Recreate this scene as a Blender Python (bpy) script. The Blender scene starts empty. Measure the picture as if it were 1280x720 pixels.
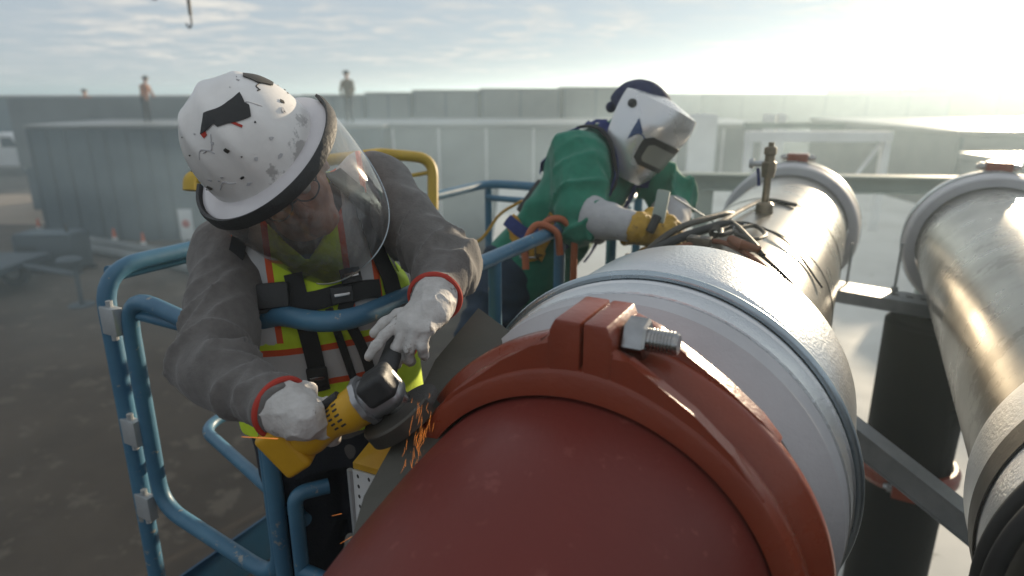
import bpy, bmesh, math, random
import numpy as np
from mathutils import Vector, Matrix
R = math.radians
random.seed(7)
scene = bpy.context.scene
col = scene.collection

# ------------------------------------------------------------------ camera
H = 5.1                                   # camera height above the dirt yard
FPX = 820.0
PITCH = math.atan(245 / FPX)
cam_d = bpy.data.cameras.new('camera')
cam_d.sensor_width = 36.0
cam_d.lens = 36.0 * FPX / 1280.0
cam_d.clip_start = 0.02
cam_d.clip_end = 6000
cam_d.dof.use_dof = True
cam_d.dof.focus_distance = 1.2
cam_d.dof.aperture_fstop = 2.5
cam = bpy.data.objects.new('camera', cam_d)
col.objects.link(cam)
cam.location = (0, 0, H)
cam.rotation_euler = (math.pi / 2 - PITCH, 0, 0)
scene.camera = cam

# ------------------------------------------------------------------ light
SUN_AZ, SUN_EL = R(37.0), R(7.0)          # azimuth clockwise from +Y
world = bpy.data.worlds.new('World')
scene.world = world
world.use_nodes = True
nt = world.node_tree
nt.nodes.clear()
W = lambda t, **k: nt.nodes.new(t)
sky = W('ShaderNodeTexSky')
sky.sky_type = 'NISHITA'
sky.sun_disc = False
sky.sun_elevation = SUN_EL
sky.sun_rotation = SUN_AZ
sky.altitude = 100
sky.air_density = 0.8
sky.dust_density = 0.2
sky.ozone_density = 3.0
bg = W('ShaderNodeBackground')
bg.inputs['Strength'].default_value = 0.13
wo = W('ShaderNodeOutputWorld')
tc = W('ShaderNodeTexCoord')
sx = W('ShaderNodeSeparateXYZ')
nt.links.new(tc.outputs['Generated'], sx.inputs[0])
mx = W('ShaderNodeMath'); mx.operation = 'MAXIMUM'; mx.inputs[1].default_value = 0.0
nt.links.new(sx.outputs['Z'], mx.inputs[0])
ad = W('ShaderNodeMath'); ad.operation = 'ADD'; ad.inputs[1].default_value = 0.06
nt.links.new(mx.outputs[0], ad.inputs[0])
dv1 = W('ShaderNodeMath'); dv1.operation = 'DIVIDE'
dv2 = W('ShaderNodeMath'); dv2.operation = 'DIVIDE'
nt.links.new(sx.outputs['X'], dv1.inputs[0]); nt.links.new(ad.outputs[0], dv1.inputs[1])
nt.links.new(sx.outputs['Y'], dv2.inputs[0]); nt.links.new(ad.outputs[0], dv2.inputs[1])
cx = W('ShaderNodeCombineXYZ')
nt.links.new(dv1.outputs[0], cx.inputs[0]); nt.links.new(dv2.outputs[0], cx.inputs[1])
def wnoise(scale, detail, rough, dist):
    n = W('ShaderNodeTexNoise'); n.inputs['Scale'].default_value = scale
    n.inputs['Detail'].default_value = detail; n.inputs['Roughness'].default_value = rough
    n.inputs['Distortion'].default_value = dist
    nt.links.new(cx.outputs[0], n.inputs['Vector']); return n
n1 = wnoise(2.4, 8, 0.62, 0.5)
n2 = wnoise(0.42, 3, 0.5, 0.2)
mp1 = W('ShaderNodeMapRange'); mp1.inputs[1].default_value = 0.44; mp1.inputs[2].default_value = 0.66
nt.links.new(n1.outputs[0], mp1.inputs[0])
mp2 = W('ShaderNodeMapRange'); mp2.inputs[1].default_value = 0.40; mp2.inputs[2].default_value = 0.60
nt.links.new(n2.outputs[0], mp2.inputs[0])
cm = W('ShaderNodeMath'); cm.operation = 'MULTIPLY'
nt.links.new(mp1.outputs[0], cm.inputs[0]); nt.links.new(mp2.outputs[0], cm.inputs[1])
cm2 = W('ShaderNodeMath'); cm2.operation = 'MULTIPLY'; cm2.inputs[1].default_value = 0.9
ca = W('ShaderNodeMath'); ca.operation = 'ADD'; ca.inputs[1].default_value = 0.895      # a thin high veil everywhere
nt.links.new(cm.outputs[0], cm2.inputs[0])
caf = W('ShaderNodeMath'); caf.operation = 'MULTIPLY'; caf.inputs[1].default_value = 0.3
nt.links.new(cm2.outputs[0], caf.inputs[0]); nt.links.new(caf.outputs[0], ca.inputs[0])
# a thin pale high overcast with brighter ripples of cloud over the clear sky
def wmath(op, a, b=None):
    m = W('ShaderNodeMath'); m.operation = op; nt.links.new(a, m.inputs[0])
    if b is not None: m.inputs[1].default_value = b
    return m.outputs[0]
cloud_c = W('ShaderNodeMixRGB'); cloud_c.inputs[1].default_value = (2.30, 2.62, 3.02, 1); cloud_c.inputs[2].default_value = (4.3, 4.2, 4.0, 1)
nt.links.new(cm2.outputs[0], cloud_c.inputs[0])
mixw = W('ShaderNodeMixRGB'); nt.links.new(ca.outputs[0], mixw.inputs[0])
nt.links.new(sky.outputs[0], mixw.inputs[1]); nt.links.new(cloud_c.outputs[0], mixw.inputs[2])
wb = W('ShaderNodeMixRGB'); wb.blend_type = 'MULTIPLY'; wb.inputs[0].default_value = 1.0
wb.inputs[2].default_value = (1.03, 1.0, 0.95, 1)      # the camera's white balance
nt.links.new(mixw.outputs[0], wb.inputs[1])
nt.links.new(wb.outputs[0], bg.inputs['Color'])
nt.links.new(bg.outputs[0], wo.inputs['Surface'])

sun_d = bpy.data.lights.new('sun', 'SUN')
sun_d.energy = 5.0
sun_d.angle = R(0.5)
sun_d.color = (1.0, 0.82, 0.58)
sun = bpy.data.objects.new('sun', sun_d)
col.objects.link(sun)
sdir = Vector((math.sin(SUN_AZ) * math.cos(SUN_EL), math.cos(SUN_AZ) * math.cos(SUN_EL), math.sin(SUN_EL)))
sun.rotation_euler = sdir.to_track_quat('Z', 'Y').to_euler()

vs = scene.view_settings
vs.view_transform = 'Standard'
vs.look = 'None'
vs.exposure = 0.66
vs.gamma = 1.0
vs.use_curve_mapping = False
cy = scene.cycles
cy.use_denoising = True
cy.max_bounces = 8
cy.volume_bounces = 1
cy.transparent_max_bounces = 12
cy.sample_clamp_indirect = 6.0
cy.caustics_reflective = False
cy.caustics_refractive = False

# ------------------------------------------------------------------ space
cR = np.array([1.0, 0, 0]); cF = np.array([0, math.cos(PITCH), -math.sin(PITCH)]); cU = np.array([0, math.sin(PITCH), math.cos(PITCH)])
CAM = np.array([0, 0, H])
def P(px, py, d):
    """the point of the place seen at a pixel of the photograph, d metres in front of the camera"""
    return CAM + d * (cF + cR * (px - 640) / FPX + cU * (360 - py) / FPX)
def camdir(r, u, t):
    """a direction given as right / up / towards the viewer"""
    v = cR * r + cU * u - cF * t
    return v / np.linalg.norm(v)
def unit(v):
    v = np.asarray(v, float); return v / max(np.linalg.norm(v), 1e-9)
def atz(px, py, z):
    """the point seen at a pixel at height z"""
    r = cF + cR * (px - 640) / FPX + cU * (360 - py) / FPX
    return CAM + r * ((z - H) / r[2])

# ------------------------------------------------------------------ tagging
def tag(o, label=None, cat=None, group=None, kind=None):
    if label: o['label'] = label
    if cat: o['category'] = cat
    if group: o['group'] = group
    if kind: o['kind'] = kind
    return o
def empty(name, loc, label=None, cat=None, group=None, rz=0.0):
    o = bpy.data.objects.new(name, None); col.objects.link(o)
    o.location = loc; o.rotation_euler = (0, 0, rz); o.empty_display_size = 0.1
    return tag(o, label, cat, group)
def copy_tree(o, parent=None):
    c = o.copy(); col.objects.link(c); c.parent = parent
    for ch in list(o.children): copy_tree(ch, c)
    return c
def link(name, me, mats, parent=None, smooth=True, sharp=None):
    """world-space mesh -> object, kept in the parent's space when it has one"""
    if not isinstance(mats, (list, tuple)): mats = [mats]
    for m in mats: me.materials.append(m)
    o = bpy.data.objects.new(name, me); col.objects.link(o)
    if parent is not None:
        o.parent = parent
        q, off = parent, Vector((0, 0, 0)); chain = []
        while q is not None: chain.append(q); q = q.parent
        M = Matrix.Identity(4)
        for q in reversed(chain):
            M = M @ Matrix.LocRotScale(q.location, q.rotation_euler, q.scale)
        me.transform(M.inverted())
    if smooth:
        for p in me.polygons: p.use_smooth = True
        if sharp is not None:
            try: me.set_sharp_from_angle(angle=R(sharp))
            except Exception: pass
    return o
def recentre(o):
    """put a single-mesh thing's origin at the foot of its mesh"""
    me = o.data
    co = np.empty(len(me.vertices) * 3); me.vertices.foreach_get('co', co); co = co.reshape(-1, 3)
    c = (co.min(0) + co.max(0)) / 2; c[2] = co[:, 2].min()
    me.transform(Matrix.Translation(-Vector(c))); o.location = Vector(c) + o.location
    return o

# ------------------------------------------------------------------ mesh builder
class MB:
    def __init__(s): s.bm = bmesh.new()
    def verts_faces(s, vs, fs, mi=0):
        bv = [s.bm.verts.new(tuple(map(float, v))) for v in vs]
        for f in fs:
            try:
                fc = s.bm.faces.new([bv[i] for i in f]); fc.material_index = mi
            except ValueError: pass
        return s
    def box(s, c, half, axes=None, mi=0, bev=0.0):
        c = np.asarray(c, float); ax = np.eye(3) if axes is None else np.array([unit(a) for a in axes])
        hx, hy, hz = half
        b = min(bev, hx * .9, hy * .9, hz * .9)
        t = bmesh.new()
        vs = [t.verts.new(tuple(c + ax[0] * hx * i + ax[1] * hy * j + ax[2] * hz * k)) for i in (-1, 1) for j in (-1, 1) for k in (-1, 1)]
        for f in ((0, 1, 3, 2), (4, 6, 7, 5), (0, 4, 5, 1), (2, 3, 7, 6), (0, 2, 6, 4), (1, 5, 7, 3)):
            t.faces.new([vs[i] for i in f])
        if b > 0: bmesh.ops.bevel(t, geom=list(t.edges), offset=b, segments=2, profile=0.6, affect='EDGES')
        bmesh.ops.recalc_face_normals(t, faces=list(t.faces))
        s.add(t, mi); return s
    def add(s, t, mi=0):
        m = {}
        for v in t.verts: m[v] = s.bm.verts.new(v.co)
        for f in t.faces:
            try:
                g = s.bm.faces.new([m[v] for v in f.verts]); g.material_index = mi
            except ValueError: pass
        t.free()
    def tube(s, pts, r, n=12, mi=0, cap=True, closed=False):
        pts = [np.asarray(p, float) for p in pts]; m = len(pts)
        rr = r if isinstance(r, (list, tuple, np.ndarray)) else [r] * m
        T = []
        for i in range(m):
            if closed: t = pts[(i + 1) % m] - pts[i - 1]
            else: t = pts[min(i + 1, m - 1)] - pts[max(i - 1, 0)]
            T.append(unit(t))
        a = np.array([0, 0, 1.0])
        if abs(T[0] @ a) > .9: a = np.array([1.0, 0, 0])
        u = unit(np.cross(T[0], a)); rings = []
        for i in range(m):
            u = unit(u - T[i] * (u @ T[i])); w = np.cross(T[i], u)
            rings.append([s.bm.verts.new(tuple(pts[i] + rr[i] * (math.cos(2 * math.pi * k / n) * u + math.sin(2 * math.pi * k / n) * w))) for k in range(n)])
        fs = []
        for i in range(m if closed else m - 1):
            A, B = rings[i], rings[(i + 1) % m]
            if closed and i == m - 1:
                best = min(range(n), key=lambda q: (B[q].co - A[0].co).length)
                B = B[best:] + B[:best]
            for k in range(n):
                f = s.bm.faces.new((A[k], A[(k + 1) % n], B[(k + 1) % n], B[k])); f.material_index = mi
        if cap and not closed:
            f = s.bm.faces.new(rings[0][::-1]); f.material_index = mi
            f = s.bm.faces.new(rings[-1]); f.material_index = mi
        return s
    def lathe(s, c, axis, prof, n=96, mi=0, up=(0, 0, 1), closed=True, a0=0, a1=2 * math.pi, rmod=None):
        """prof: (along axis, radius) pairs; closed joins last to first"""
        c = np.asarray(c, float); d = unit(axis); u = unit(np.asarray(up, float) - d * (np.asarray(up, float) @ d)); w = np.cross(d, u)
        full = abs(a1 - a0 - 2 * math.pi) < 1e-6
        N = n if full else n + 1
        rings = []
        for k in range(N):
            a = a0 + (a1 - a0) * k / n
            rad = math.cos(a) * u + math.sin(a) * w
            rings.append([s.bm.verts.new(tuple(c + d * h + rad * (rmod(i, h, r, a) if rmod else r))) for i, (h, r) in enumerate(prof)])
        m = len(prof)
        for k in range(n):
            A, B = rings[k], rings[(k + 1) % N]
            for i in range(m if closed else m - 1):
                j = (i + 1) % m
                try:
                    f = s.bm.faces.new((A[i], B[i], B[j], A[j])); f.material_index = mi
                except ValueError: pass
        if not full and closed:
            for q in (rings[0], rings[-1]):
                try: s.bm.faces.new(q)
                except ValueError: pass
        return s
    def prism(s, poly, ax_u, ax_v, ax_w, c, h0, h1, mi=0, bev=0.0):
        """poly in (u,v) plane extruded from h0 to h1 along w"""
        t = bmesh.new(); c = np.asarray(c, float)
        b = [t.verts.new(tuple(c + ax_u * x + ax_v * y + ax_w * h0)) for x, y in poly]
        e = [t.verts.new(tuple(c + ax_u * x + ax_v * y + ax_w * h1)) for x, y in poly]
        t.faces.new(b); t.faces.new(e[::-1]); n = len(poly)
        for i in range(n): t.faces.new((b[i], e[i], e[(i + 1) % n], b[(i + 1) % n]))
        if bev: bmesh.ops.bevel(t, geom=list(t.edges), offset=bev, segments=2, profile=.6, affect='EDGES')
        bmesh.ops.recalc_face_normals(t, faces=list(t.faces))
        s.add(t, mi); return s
    def build(s, name, mats, parent=None, smooth=True, sharp=38):
        bmesh.ops.recalc_face_normals(s.bm, faces=list(s.bm.faces))
        me = bpy.data.meshes.new(name); s.bm.to_mesh(me); s.bm.free()
        return link(name, me, mats, parent, smooth, sharp)

def fillet(pts, r, n=7, closed=False):
    """round the corners of a polyline"""
    pts = [np.asarray(p, float) for p in pts]; out = []; m = len(pts)
    for i, p in enumerate(pts):
        if not closed and i in (0, m - 1): out.append(p); continue
        a, b = pts[i - 1], pts[(i + 1) % m]
        da, db = unit(a - p), unit(b - p)
        ang = math.acos(max(-1, min(1, da @ db)))
        if ang > 3.05: out.append(p); continue
        L = min(r / math.tan(ang / 2), np.linalg.norm(a - p) * .49, np.linalg.norm(b - p) * .49)
        A, B = p + da * L, p + db * L
        for k in range(n + 1):
            t = k / n; out.append((1 - t) ** 2 * A + 2 * t * (1 - t) * p + t * t * B)
    return out
def spline(pts, n=8):
    """Catmull-Rom through the points"""
    p = [np.asarray(q, float) for q in pts]; p = [2 * p[0] - p[1]] + p + [2 * p[-1] - p[-2]]; out = []
    for i in range(1, len(p) - 2):
        for k in range(n):
            t = k / n
            out.append(.5 * ((2 * p[i]) + (-p[i - 1] + p[i + 1]) * t + (2 * p[i - 1] - 5 * p[i] + 4 * p[i + 1] - p[i + 2]) * t * t + (-p[i - 1] + 3 * p[i] - 3 * p[i + 1] + p[i + 2]) * t ** 3))
    out.append(p[-2]); return out

# ------------------------------------------------------------------ materials
MATS = {}
def mat(name, c1, c2=None, scale=8.0, rough=0.6, rough2=None, metal=0.0, bump=0.0, bscale=40.0, c3=None, wear=0.62, wscale=14.0,
        wmetal=None, coat=0.0, spec=0.5, stretch=None, sheen=0.0, detail=6):
    """two-tone noise colour, noise roughness, noise bump, and worn patches of a third colour"""
    m = bpy.data.materials.new(name); m.use_nodes = True; t = m.node_tree; b = t.nodes['Principled BSDF']
    L = t.links.new; N = t.nodes.new
    co = N('ShaderNodeTexCoord'); vec = co.outputs['Object']
    if stretch is not None:
        mp = N('ShaderNodeMapping'); mp.inputs['Scale'].default_value = stretch; L(vec, mp.inputs[0]); vec = mp.outputs[0]
    def noise(sc, d=detail, r=0.6):
        n = N('ShaderNodeTexNoise'); n.inputs['Scale'].default_value = sc; n.inputs['Detail'].default_value = d; n.inputs['Roughness'].default_value = r
        L(vec, n.inputs['Vector']); return n
    def rng(sock, a, bb, lo, hi):
        q = N('ShaderNodeMapRange'); q.inputs[1].default_value = a; q.inputs[2].default_value = bb; q.inputs[3].default_value = lo; q.inputs[4].default_value = hi
        L(sock, q.inputs[0]); return q.outputs[0]
    n = noise(scale)
    mixc = N('ShaderNodeMixRGB'); mixc.inputs[1].default_value = (*c1, 1); mixc.inputs[2].default_value = (*(c2 or c1), 1)
    L(rng(n.outputs[0], .32, .68, 0, 1), mixc.inputs[0]); out = mixc.outputs[0]
    rv = rng(n.outputs[0], .3, .7, rough, rough2 if rough2 is not None else min(1, rough + .12))
    b.inputs['Metallic'].default_value = metal
    if c3 is not None:
        wn = noise(wscale, 8, .7)
        f = rng(wn.outputs[0], wear, wear + .03, 0, 1)
        m2 = N('ShaderNodeMixRGB'); m2.inputs[2].default_value = (*c3, 1); L(f, m2.inputs[0]); L(out, m2.inputs[1]); out = m2.outputs[0]
        if wmetal is not None:
            L(rng(f, 0, 1, metal, wmetal), b.inputs['Metallic'])
    L(out, b.inputs['Base Color']); L(rv, b.inputs['Roughness'])
    b.inputs['Specular IOR Level'].default_value = spec
    b.inputs['Coat Weight'].default_value = coat
    if sheen: b.inputs['Sheen Weight'].default_value = sheen; b.inputs['Sheen Roughness'].default_value = .5
    if bump:
        bn = noise(bscale, 4); bp = N('ShaderNodeBump'); bp.inputs['Strength'].default_value = bump; bp.inputs['Distance'].default_value = .01
        L(bn.outputs[0], bp.inputs['Height']); L(bp.outputs[0], b.inputs['Normal'])
    MATS[name] = m; return m
def attr_bands(m, attr, stops):
    """recolour a material by a per-vertex measure of the thing (a tape stripe's own place on its cloth); stops: (edge, colour)"""
    t = m.node_tree; b = t.nodes['Principled BSDF']; L = t.links.new; N = t.nodes.new
    a = N('ShaderNodeAttribute'); a.attribute_name = attr
    src = b.inputs['Base Color'].links[0].from_socket; out = src
    for lo, hi, c in stops:
        g = N('ShaderNodeMath'); g.operation = 'GREATER_THAN'; g.inputs[1].default_value = lo; L(a.outputs['Fac'], g.inputs[0])
        l = N('ShaderNodeMath'); l.operation = 'LESS_THAN'; l.inputs[1].default_value = hi; L(a.outputs['Fac'], l.inputs[0])
        p = N('ShaderNodeMath'); p.operation = 'MULTIPLY'; L(g.outputs[0], p.inputs[0]); L(l.outputs[0], p.inputs[1])
        m2 = N('ShaderNodeMixRGB'); m2.inputs[2].default_value = (*c, 1); L(p.outputs[0], m2.inputs[0]); L(out, m2.inputs[1]); out = m2.outputs[0]
    L(out, b.inputs['Base Color']); return m
M = MATS
mat('red_paint', (.155, .026, .019), (.12, .021, .016), 2.2, .34, .60, bump=.07, bscale=90, spec=.28, c3=(.19, .046, .036), wear=.61, wscale=30)
mat('coupling_paint', (.235, .042, .017), (.19, .032, .014), 6.0, .24, .40, bump=.12, bscale=110, coat=.12, spec=.4, c3=(.20, .055, .035), wear=.66, wscale=40)
mat('jacket_metal', (.72, .73, .74), (.62, .63, .64), 5.0, .30, .42, metal=.9, bump=.25, bscale=120)
mat('steel_pipe', (.46, .43, .38), (.33, .31, .275), 3.0, .24, .36, metal=1.0, bump=.05, bscale=18, c3=(.24, .22, .19), wear=.6, wscale=3)
mat('steel_pipe_dim', (.33, .31, .275), (.22, .205, .18), 3.0, .22, .36, metal=1.0, bump=.06, bscale=18, c3=(.17, .155, .13), wear=.57, wscale=3.5)  # darker copy of the main pipe's steel; weaker sun reflection put into the colour
mat('insulation_white', (.52, .51, .52), (.42, .41, .42), 4.0, .55, .7, bump=.12, bscale=60)
mat('galvanised', (.50, .52, .53), (.38, .40, .41), 12.0, .38, .55, metal=.45, bump=.05)
mat('blue_paint', (.065, .180, .275), (.040, .125, .210), 7.0, .35, .55, c3=(.30, .29, .26), wear=.625, wscale=24, wmetal=.3, bump=.08, bscale=40, coat=.1)
mat('blue_panel', (.012, .07, .14), (.010, .05, .10), 5.0, .4, .6)
mat('yellow_paint', (.55, .36, .03), (.42, .27, .03), 9.0, .4, .6, c3=(.18, .14, .08), wear=.62)
mat('bright_steel', (.40, .39, .38), (.28, .275, .27), 30.0, .14, .26, metal=1.0)
mat('dark_steel', (.06, .055, .05), (.10, .09, .075), 20.0, .45, .6, metal=.7, bump=.1)
mat('rubber', (.018, .018, .019), (.03, .03, .03), 12.0, .55, .7, bump=.1)
mat('wire_bright', (.45, .52, .56), (.36, .42, .46), 10.0, .22, .35, metal=.9)
mat('black_wrap', (.010, .010, .009), (.018, .017, .014), 4.0, .6, .8, bump=.25, bscale=14, spec=.2)
mat('sand_path', (.36, .28, .21), (.28, .22, .17), .6, .9)
mat('dirt', (.095, .071, .050), (.055, .041, .030), .45, .9, 1.0, bump=.5, bscale=6, c3=(.12, .095, .07), wear=.56, wscale=1.4)
mat('pale_deck', (.58, .57, .53), (.48, .47, .43), .8, .6, .8, bump=.05, bscale=8, c3=(.38, .37, .33), wear=.60, wscale=1.8)
mat('module_grey', (.075, .105, .125), (.055, .08, .10), 1.2, .6, .75)  # grey whose blue tint also paints in the haze over the left building
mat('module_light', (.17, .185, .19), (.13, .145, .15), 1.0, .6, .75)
mat('module_rib', (.05, .07, .085), None, 1.0, .6)
mat('roof_membrane', (.24, .25, .25), (.19, .20, .20), .6, .3, .45)
mat('ochre_wall', (.26, .20, .12), (.21, .16, .10), .2, .8)
mat('glass_dark', (.02, .025, .03), None, 1, .1)
mat('white_paint', (.70, .70, .69), (.60, .60, .59), 2.0, .4, .55)
mat('green_steel', (.30, .35, .31), (.24, .28, .25), 3.0, .5, .65)
mat('cone_orange', (.60, .10, .02), None, 3.0, .5)
mat('sheet_dark', (.060, .060, .050), (.085, .08, .066), 9.0, .6, .8, bump=.2, bscale=18)
mat('yellow_plastic', (.62, .34, .012), (.52, .28, .012), 8.0, .38, .5, bump=.05, bscale=90)
mat('hose_orange', (.38, .10, .03), (.30, .08, .03), 8.0, .5)
mat('copper_hose', (.22, .075, .03), (.16, .06, .03), 18.0, .5)
mat('mountain', (.10, .12, .14), (.08, .09, .10), .01, 1.0)
mat('bronze', (.26, .215, .15), (.18, .15, .11), 24.0, .35, .5, metal=.8, bump=.1)
mat('tread', (.05, .055, .06), (.09, .09, .09), 10.0, .4, .6, metal=.6, bump=.6, bscale=70)
# ================================================================== SETTING
def ground_sheet(name, x0, x1, y0, y1, z, m, n=1):
    me = bpy.data.meshes.new(name)
    vs = [(x0 + (x1 - x0) * i / n, y0 + (y1 - y0) * j / n, z) for j in range(n + 1) for i in range(n + 1)]
    fs = [(j * (n + 1) + i, j * (n + 1) + i + 1, (j + 1) * (n + 1) + i + 1, (j + 1) * (n + 1) + i) for j in range(n) for i in range(n)]
    me.from_pydata(vs, [], fs)
    return tag(link(name, me, m, None, False), kind='structure')
ground_sheet('ground', -1400, 1400, -1400, 1400, 0.0, M['dirt'])

ground_sheet('path', -60, -17.5, 26, 34, 0.004, M['sand_path'])
# haze: one even box of air round everything
hz = bpy.data.materials.new('haze_air'); hz.use_nodes = True
hz.node_tree.nodes.clear()
pv = hz.node_tree.nodes.new('ShaderNodeVolumePrincipled'); ho = hz.node_tree.nodes.new('ShaderNodeOutputMaterial')
pv.inputs['Color'].default_value = (.66, .83, .95, 1)
pv.inputs['Density'].default_value = 0.0055
pv.inputs['Anisotropy'].default_value = 0.60
hz.node_tree.links.new(pv.outputs[0], ho.inputs['Volume'])
haze = MB().box((0, 0, (H + 2.5 - 1.0) / 2), (1500, 1500, (H + 2.5 + 1.0) / 2)).build('haze', hz, None, False)
tag(haze, kind='stuff')

# pale slab under the pipe rack
PX, PY = math.sin(R(27.7)), math.cos(R(27.7))
dA = np.array([PX, PY, 0.0]); nA = np.array([PY, -PX, 0.0]); UP = np.array([0, 0, 1.0])
slab = MB()
sl = np.array([-0.1, 2.2, 0])
slab.box((4.55, 9.9, 2.45), (4.9, 8.2, 0.15), None, 0, .02)
dk = empty('deck', (4.55, 9.9, 0), 'white flat deck on posts below the pipe rack', 'deck')
slab.build('deck_surface', M['pale_deck'], dk, False)
for x_ in (-.2, 4.5, 9.2):
    for y_ in (2.0, 9.9, 17.8): MB().box((x_, y_, 1.15), (.1, .1, 1.15)).build('post', M['green_steel'], dk, False)

# long grey module block at the left, its roof walked on by the two far workers
def block(name, label, cat, x0, x1, y0, y1, z0, z1, m, ribs=0, ribm=None, roofm=None, rim=0.12, group=None, jit=0, ribw=.05):
    e = empty(name, ((x0 + x1) / 2, (y0 + y1) / 2, z0), label, cat, group)
    MB().box(((x0 + x1) / 2, (y0 + y1) / 2, (z0 + z1) / 2), ((x1 - x0) / 2, (y1 - y0) / 2, (z1 - z0) / 2), None, 0, .03).build('wall', m, e, False)
    r = MB()
    r.box(((x0 + x1) / 2, (y0 + y1) / 2, z1 + rim / 2 + .002), ((x1 - x0) / 2 + .06, (y1 - y0) / 2 + .06, rim / 2), None, 0, .02)
    r.build('roof', roofm or M['roof_membrane'], e, False)
    if ribs:
        for i in range(ribs + 1):
            b = MB(); x = x0 + (x1 - x0) * i / ribs + (random.uniform(-jit, jit) if 0 < i < ribs else 0)
            b.box((min(max(x, x0 + .06), x1 - .06), y0 - .022, (z0 + z1) / 2), (ribw, .02, (z1 - z0) / 2 - .05))
            b.build('seam', ribm or M['module_rib'], e, False)
    return e
YF = 23.0
zr = H - 1.07
block('module_building', 'long grey ribbed module building at left with flat roof people stand on', 'building', -16.6, -4.4, YF, YF + 5.0, 0, zr - .12, M['module_grey'], 18, M['module_rib'], jit=.1)
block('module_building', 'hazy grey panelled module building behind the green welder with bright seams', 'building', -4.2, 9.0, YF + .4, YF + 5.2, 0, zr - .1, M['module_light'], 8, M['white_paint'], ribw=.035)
# units on the roof line behind
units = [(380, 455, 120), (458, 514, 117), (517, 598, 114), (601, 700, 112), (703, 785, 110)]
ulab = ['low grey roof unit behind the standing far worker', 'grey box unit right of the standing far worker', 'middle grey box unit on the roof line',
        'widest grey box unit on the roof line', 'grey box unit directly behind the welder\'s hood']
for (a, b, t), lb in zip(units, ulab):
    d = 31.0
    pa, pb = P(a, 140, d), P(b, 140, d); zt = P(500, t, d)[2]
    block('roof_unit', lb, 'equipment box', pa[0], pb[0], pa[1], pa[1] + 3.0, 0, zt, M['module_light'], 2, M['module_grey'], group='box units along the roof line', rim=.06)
# lower long building far left
block('warehouse', 'long low hazy warehouse on the far left skyline', 'building', -75, -14.0, 52, 64, 0, P(100, 121, 54)[2], M['module_grey'], 10, M['module_rib'])
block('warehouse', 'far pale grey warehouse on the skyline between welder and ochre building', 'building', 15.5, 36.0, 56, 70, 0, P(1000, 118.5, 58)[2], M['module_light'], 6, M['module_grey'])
ob = block('ochre_building', 'ochre brown building on the right skyline under the sun', 'building', 33.0, 75.0, 58, 72, 0, P(1200, 112, 60)[2], M['ochre_wall'], 5, M['module_rib'], M['ochre_wall'])
MB().box((38.5, 60, P(1155, 108, 60)[2] - .2), (2.2, 1.5, .45), None, 0, .03).build('roof_plant', M['ochre_wall'], ob, False)
# warehouses at right with a glinting flat roof
b1 = block('shed', 'pale shed at right with a flat roof glinting in the sun', 'building', 11.3, 30.0, 17.0, 25.5, 0, H - 1.05, M['module_light'], 8, M['module_grey'], M['roof_membrane'])
b2 = block('shed', 'low pale shed at far right edge nearer than the glinting roof', 'building', 9.6, 24.0, 10.9, 14.2, 0, H - 1.35, M['module_light'], 5, M['module_grey'], M['roof_membrane'])
for k, (px, w, d, lb) in enumerate([(877, 34, 17, 'widest pale upright panel behind the welder\'s hood'), (958, 12, 20, 'narrow pale upright panel left of the other narrow one'), (973, 11, 20, 'narrow pale upright panel right of the other narrow one')]):
    p = P(px, 180, d); hw = w / FPX * d / 2
    o = MB().box((p[0], p[1], P(px, 142, d)[2] / 2), (hw, .08, P(px, 142, d)[2] / 2), None, 0, .02).build('wall_panel', M['white_paint'], None, False)
    tag(recentre(o), lb, 'panel', 'pale upright panels')
# pipe-rack frame, pale steel
fr = empty('steel_frame', P(1018, 250, 12.0) * np.array([1, 1, 0]), 'pale steel goal frame standing behind the far pipe clamps', 'frame')
fz = P(1018, 170, 12.0)[2]; pL, pR = P(934, 200, 12.0), P(1104, 200, 12.0)
MB().box(((pL[0] + pR[0]) / 2, pL[1], fz), ((pR[0] - pL[0]) / 2 + .06, .10, .09)).build('beam', M['white_paint'], fr, False)
for q in (pL, pR): MB().box((q[0], q[1], (fz - .1) / 2), (.06, .07, (fz - .1) / 2)).build('post', M['white_paint'], fr, False)
MB().tube([(pR[0] - .1, pR[1], fz - .15), (pR[0] - .55, pR[1], fz - .85)], .035, 8).build('brace', M['white_paint'], fr)
MB().box(((pL[0] + pR[0]) / 2 + .2, pL[1] + 1.6, fz + .12), (1.0, .1, .06)).build('upper_beam', M['green_steel'], fr, False)
# mountain
mt = MB(); vsm = []; fsm = []
for i in range(41):
    x = 330 + i * 9.0; hgt = 13 * math.exp(-((i - 20) / 9.0) ** 2) + 4 * math.exp(-((i - 31) / 5.0) ** 2) + .4 * math.sin(i * 1.7)
    vsm += [(x, 680, 0), (x, 700, max(hgt, .1)), (x, 760, 0)]
for i in range(40):
    a = i * 3; fsm += [(a, a + 3, a + 4, a + 1), (a + 1, a + 4, a + 5, a + 2)]
tag(mt.verts_faces(vsm, fsm).build('hills', M['mountain'], None), kind='structure')

# beam across behind the rack and other far steel
bm_ = MB(); ba, bb = P(836, 226, 5.6), P(1200, 232, 5.2)
ax = unit(bb - ba); L_ = np.linalg.norm(bb - ba); c_ = (ba + bb) / 2
for (dz, hh, hw) in ((.06, .010, .08), (-.06, .010, .08), (0, .06, .008)):
    bm_.box(c_ + UP * dz, (L_ / 2, hw, hh), (ax, np.cross(UP, ax), UP))
wf = empty('rack_beam', c_ * np.array([1, 1, 0]), 'green grey steel beam crossing behind the far pipe clamps', 'beam')
bm_.build('beam', M['green_steel'], wf, False)
for q in (ba + ax * .3, bb - ax * .1): MB().box((q[0], q[1], (q[2] - .075) / 2), (.06, .06, (q[2] - .075) / 2)).build('post', M['green_steel'], wf, False)
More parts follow.
